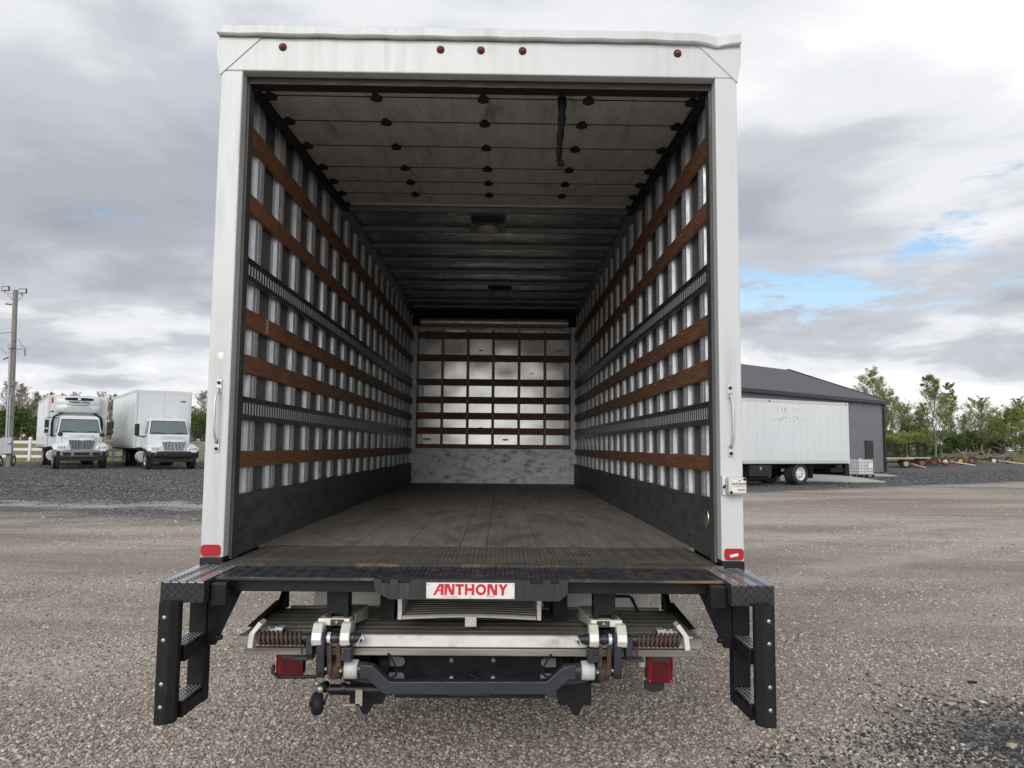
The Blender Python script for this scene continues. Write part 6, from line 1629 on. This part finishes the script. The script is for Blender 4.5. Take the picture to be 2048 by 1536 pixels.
# brush pile
rn = random.Random(44)
def pile(px, d, w_, h_, n, label):
    x_, y_, z_ = gpos(px, d); q = MB()
    for k in range(n):
        a = Vector((rn.gauss(0, w_ * .42), rn.gauss(0, .9), abs(rn.gauss(0, h_ * .45)))); dr_ = Vector((rn.gauss(0, 1), rn.gauss(0, .6), rn.gauss(0, .28))).normalized(); ln = rn.uniform(.5, 2.2); r_ = rn.choice((.02, .03, .03, .05, .10))
        b_ = a + dr_ * ln; b_.z = max(.02, b_.z); q.tube([a, (a + b_) / 2 + Vector((0, 0, rn.gauss(0, .08))), b_], [r_, r_ * .85, r_ * .5], 4)
    o = q.build('brush_pile', M['bark_pale'], None, 0, False); o.location = (x_, y_, z_); tag(o, label, 'brush pile', None, 'stuff'); return o
pile(1928, 84, 2.6, 1.1, 170, 'pile of cut branches behind the green wagon gear')
pile(1990, 86, 2.2, 1.0, 150, 'pile of cut branches behind the white-wheeled wagon gear')
# rough grass in front of the trees and along the fence
def grass(name, label, area, n, h, mat, seed):
    rn = random.Random(seed); q = MB()
    for _ in range(n):
        x_, y_ = area(rn); z_ = height(x_, y_); a = rn.uniform(0, 6.28); hh = h * rn.uniform(.4, 1.2); w_ = hh * .10 + .01
        l_ = Vector((rn.gauss(0, .3), rn.gauss(0, .3), 1)).normalized() * hh; s_ = Vector((math.cos(a), math.sin(a), 0)) * w_; p = Vector((x_, y_, z_))
        q.poly([p - s_, p + s_, p + l_])
    o = q.build(name, mat, None, 0, False); tag(o, label, 'grass', None, 'stuff'); return o
def ar_right(rn):
    px = rn.uniform(1765, 2120); p = at(px, 900, d=rn.triangular(80, 100, 84)); return p.x, p.y
grass('rough_grass', 'tall dry grass between the wagons and the trees', ar_right, 14000, .55, M['drygrass'], 3)
def ar_bush(rn):
    px = rn.uniform(1760, 2120); p = at(px, 900, d=rn.uniform(88, 104)); return p.x, p.y
grass('undergrowth', 'green undergrowth below the trees behind the wagons', ar_bush, 9000, .9, M['leaf'], 5)
def ar_left(rn):
    x_ = rn.uniform(-44, -9); return x_, FY + rn.uniform(-.6, 1.6)
grass('verge_grass', 'strip of green grass along the foot of the white fence', ar_left, 9000, .16, M['leaf_pale'], 4)
def ar_field(rn):
    x_ = rn.uniform(-75, -12); return x_, rn.triangular(42, 95, 44)
grass('field_stubble', 'dry corn stubble on the field behind the fence', ar_field, 15000, .22, M['drygrass'], 6)

# pieces too small to pick apart stay joined
for o in bpy.data.objects:
    if o.name.split('.')[0] in ('screw_heads', 'bolt_heads', 'rivets', 'tread_lugs', 'tread_studs', 'lens_ribs', 'lens_screws', 'rail_rivets', 'pivot_bolt', 'wire_cage', 'wires', 'cable_loops', 'hoses', 'rollers', 'sign_letters', 'hand_hole', 'lettering', 'faded_lettering', 'unit_lettering', 'crown'):
        o['kind'] = 'stuff'
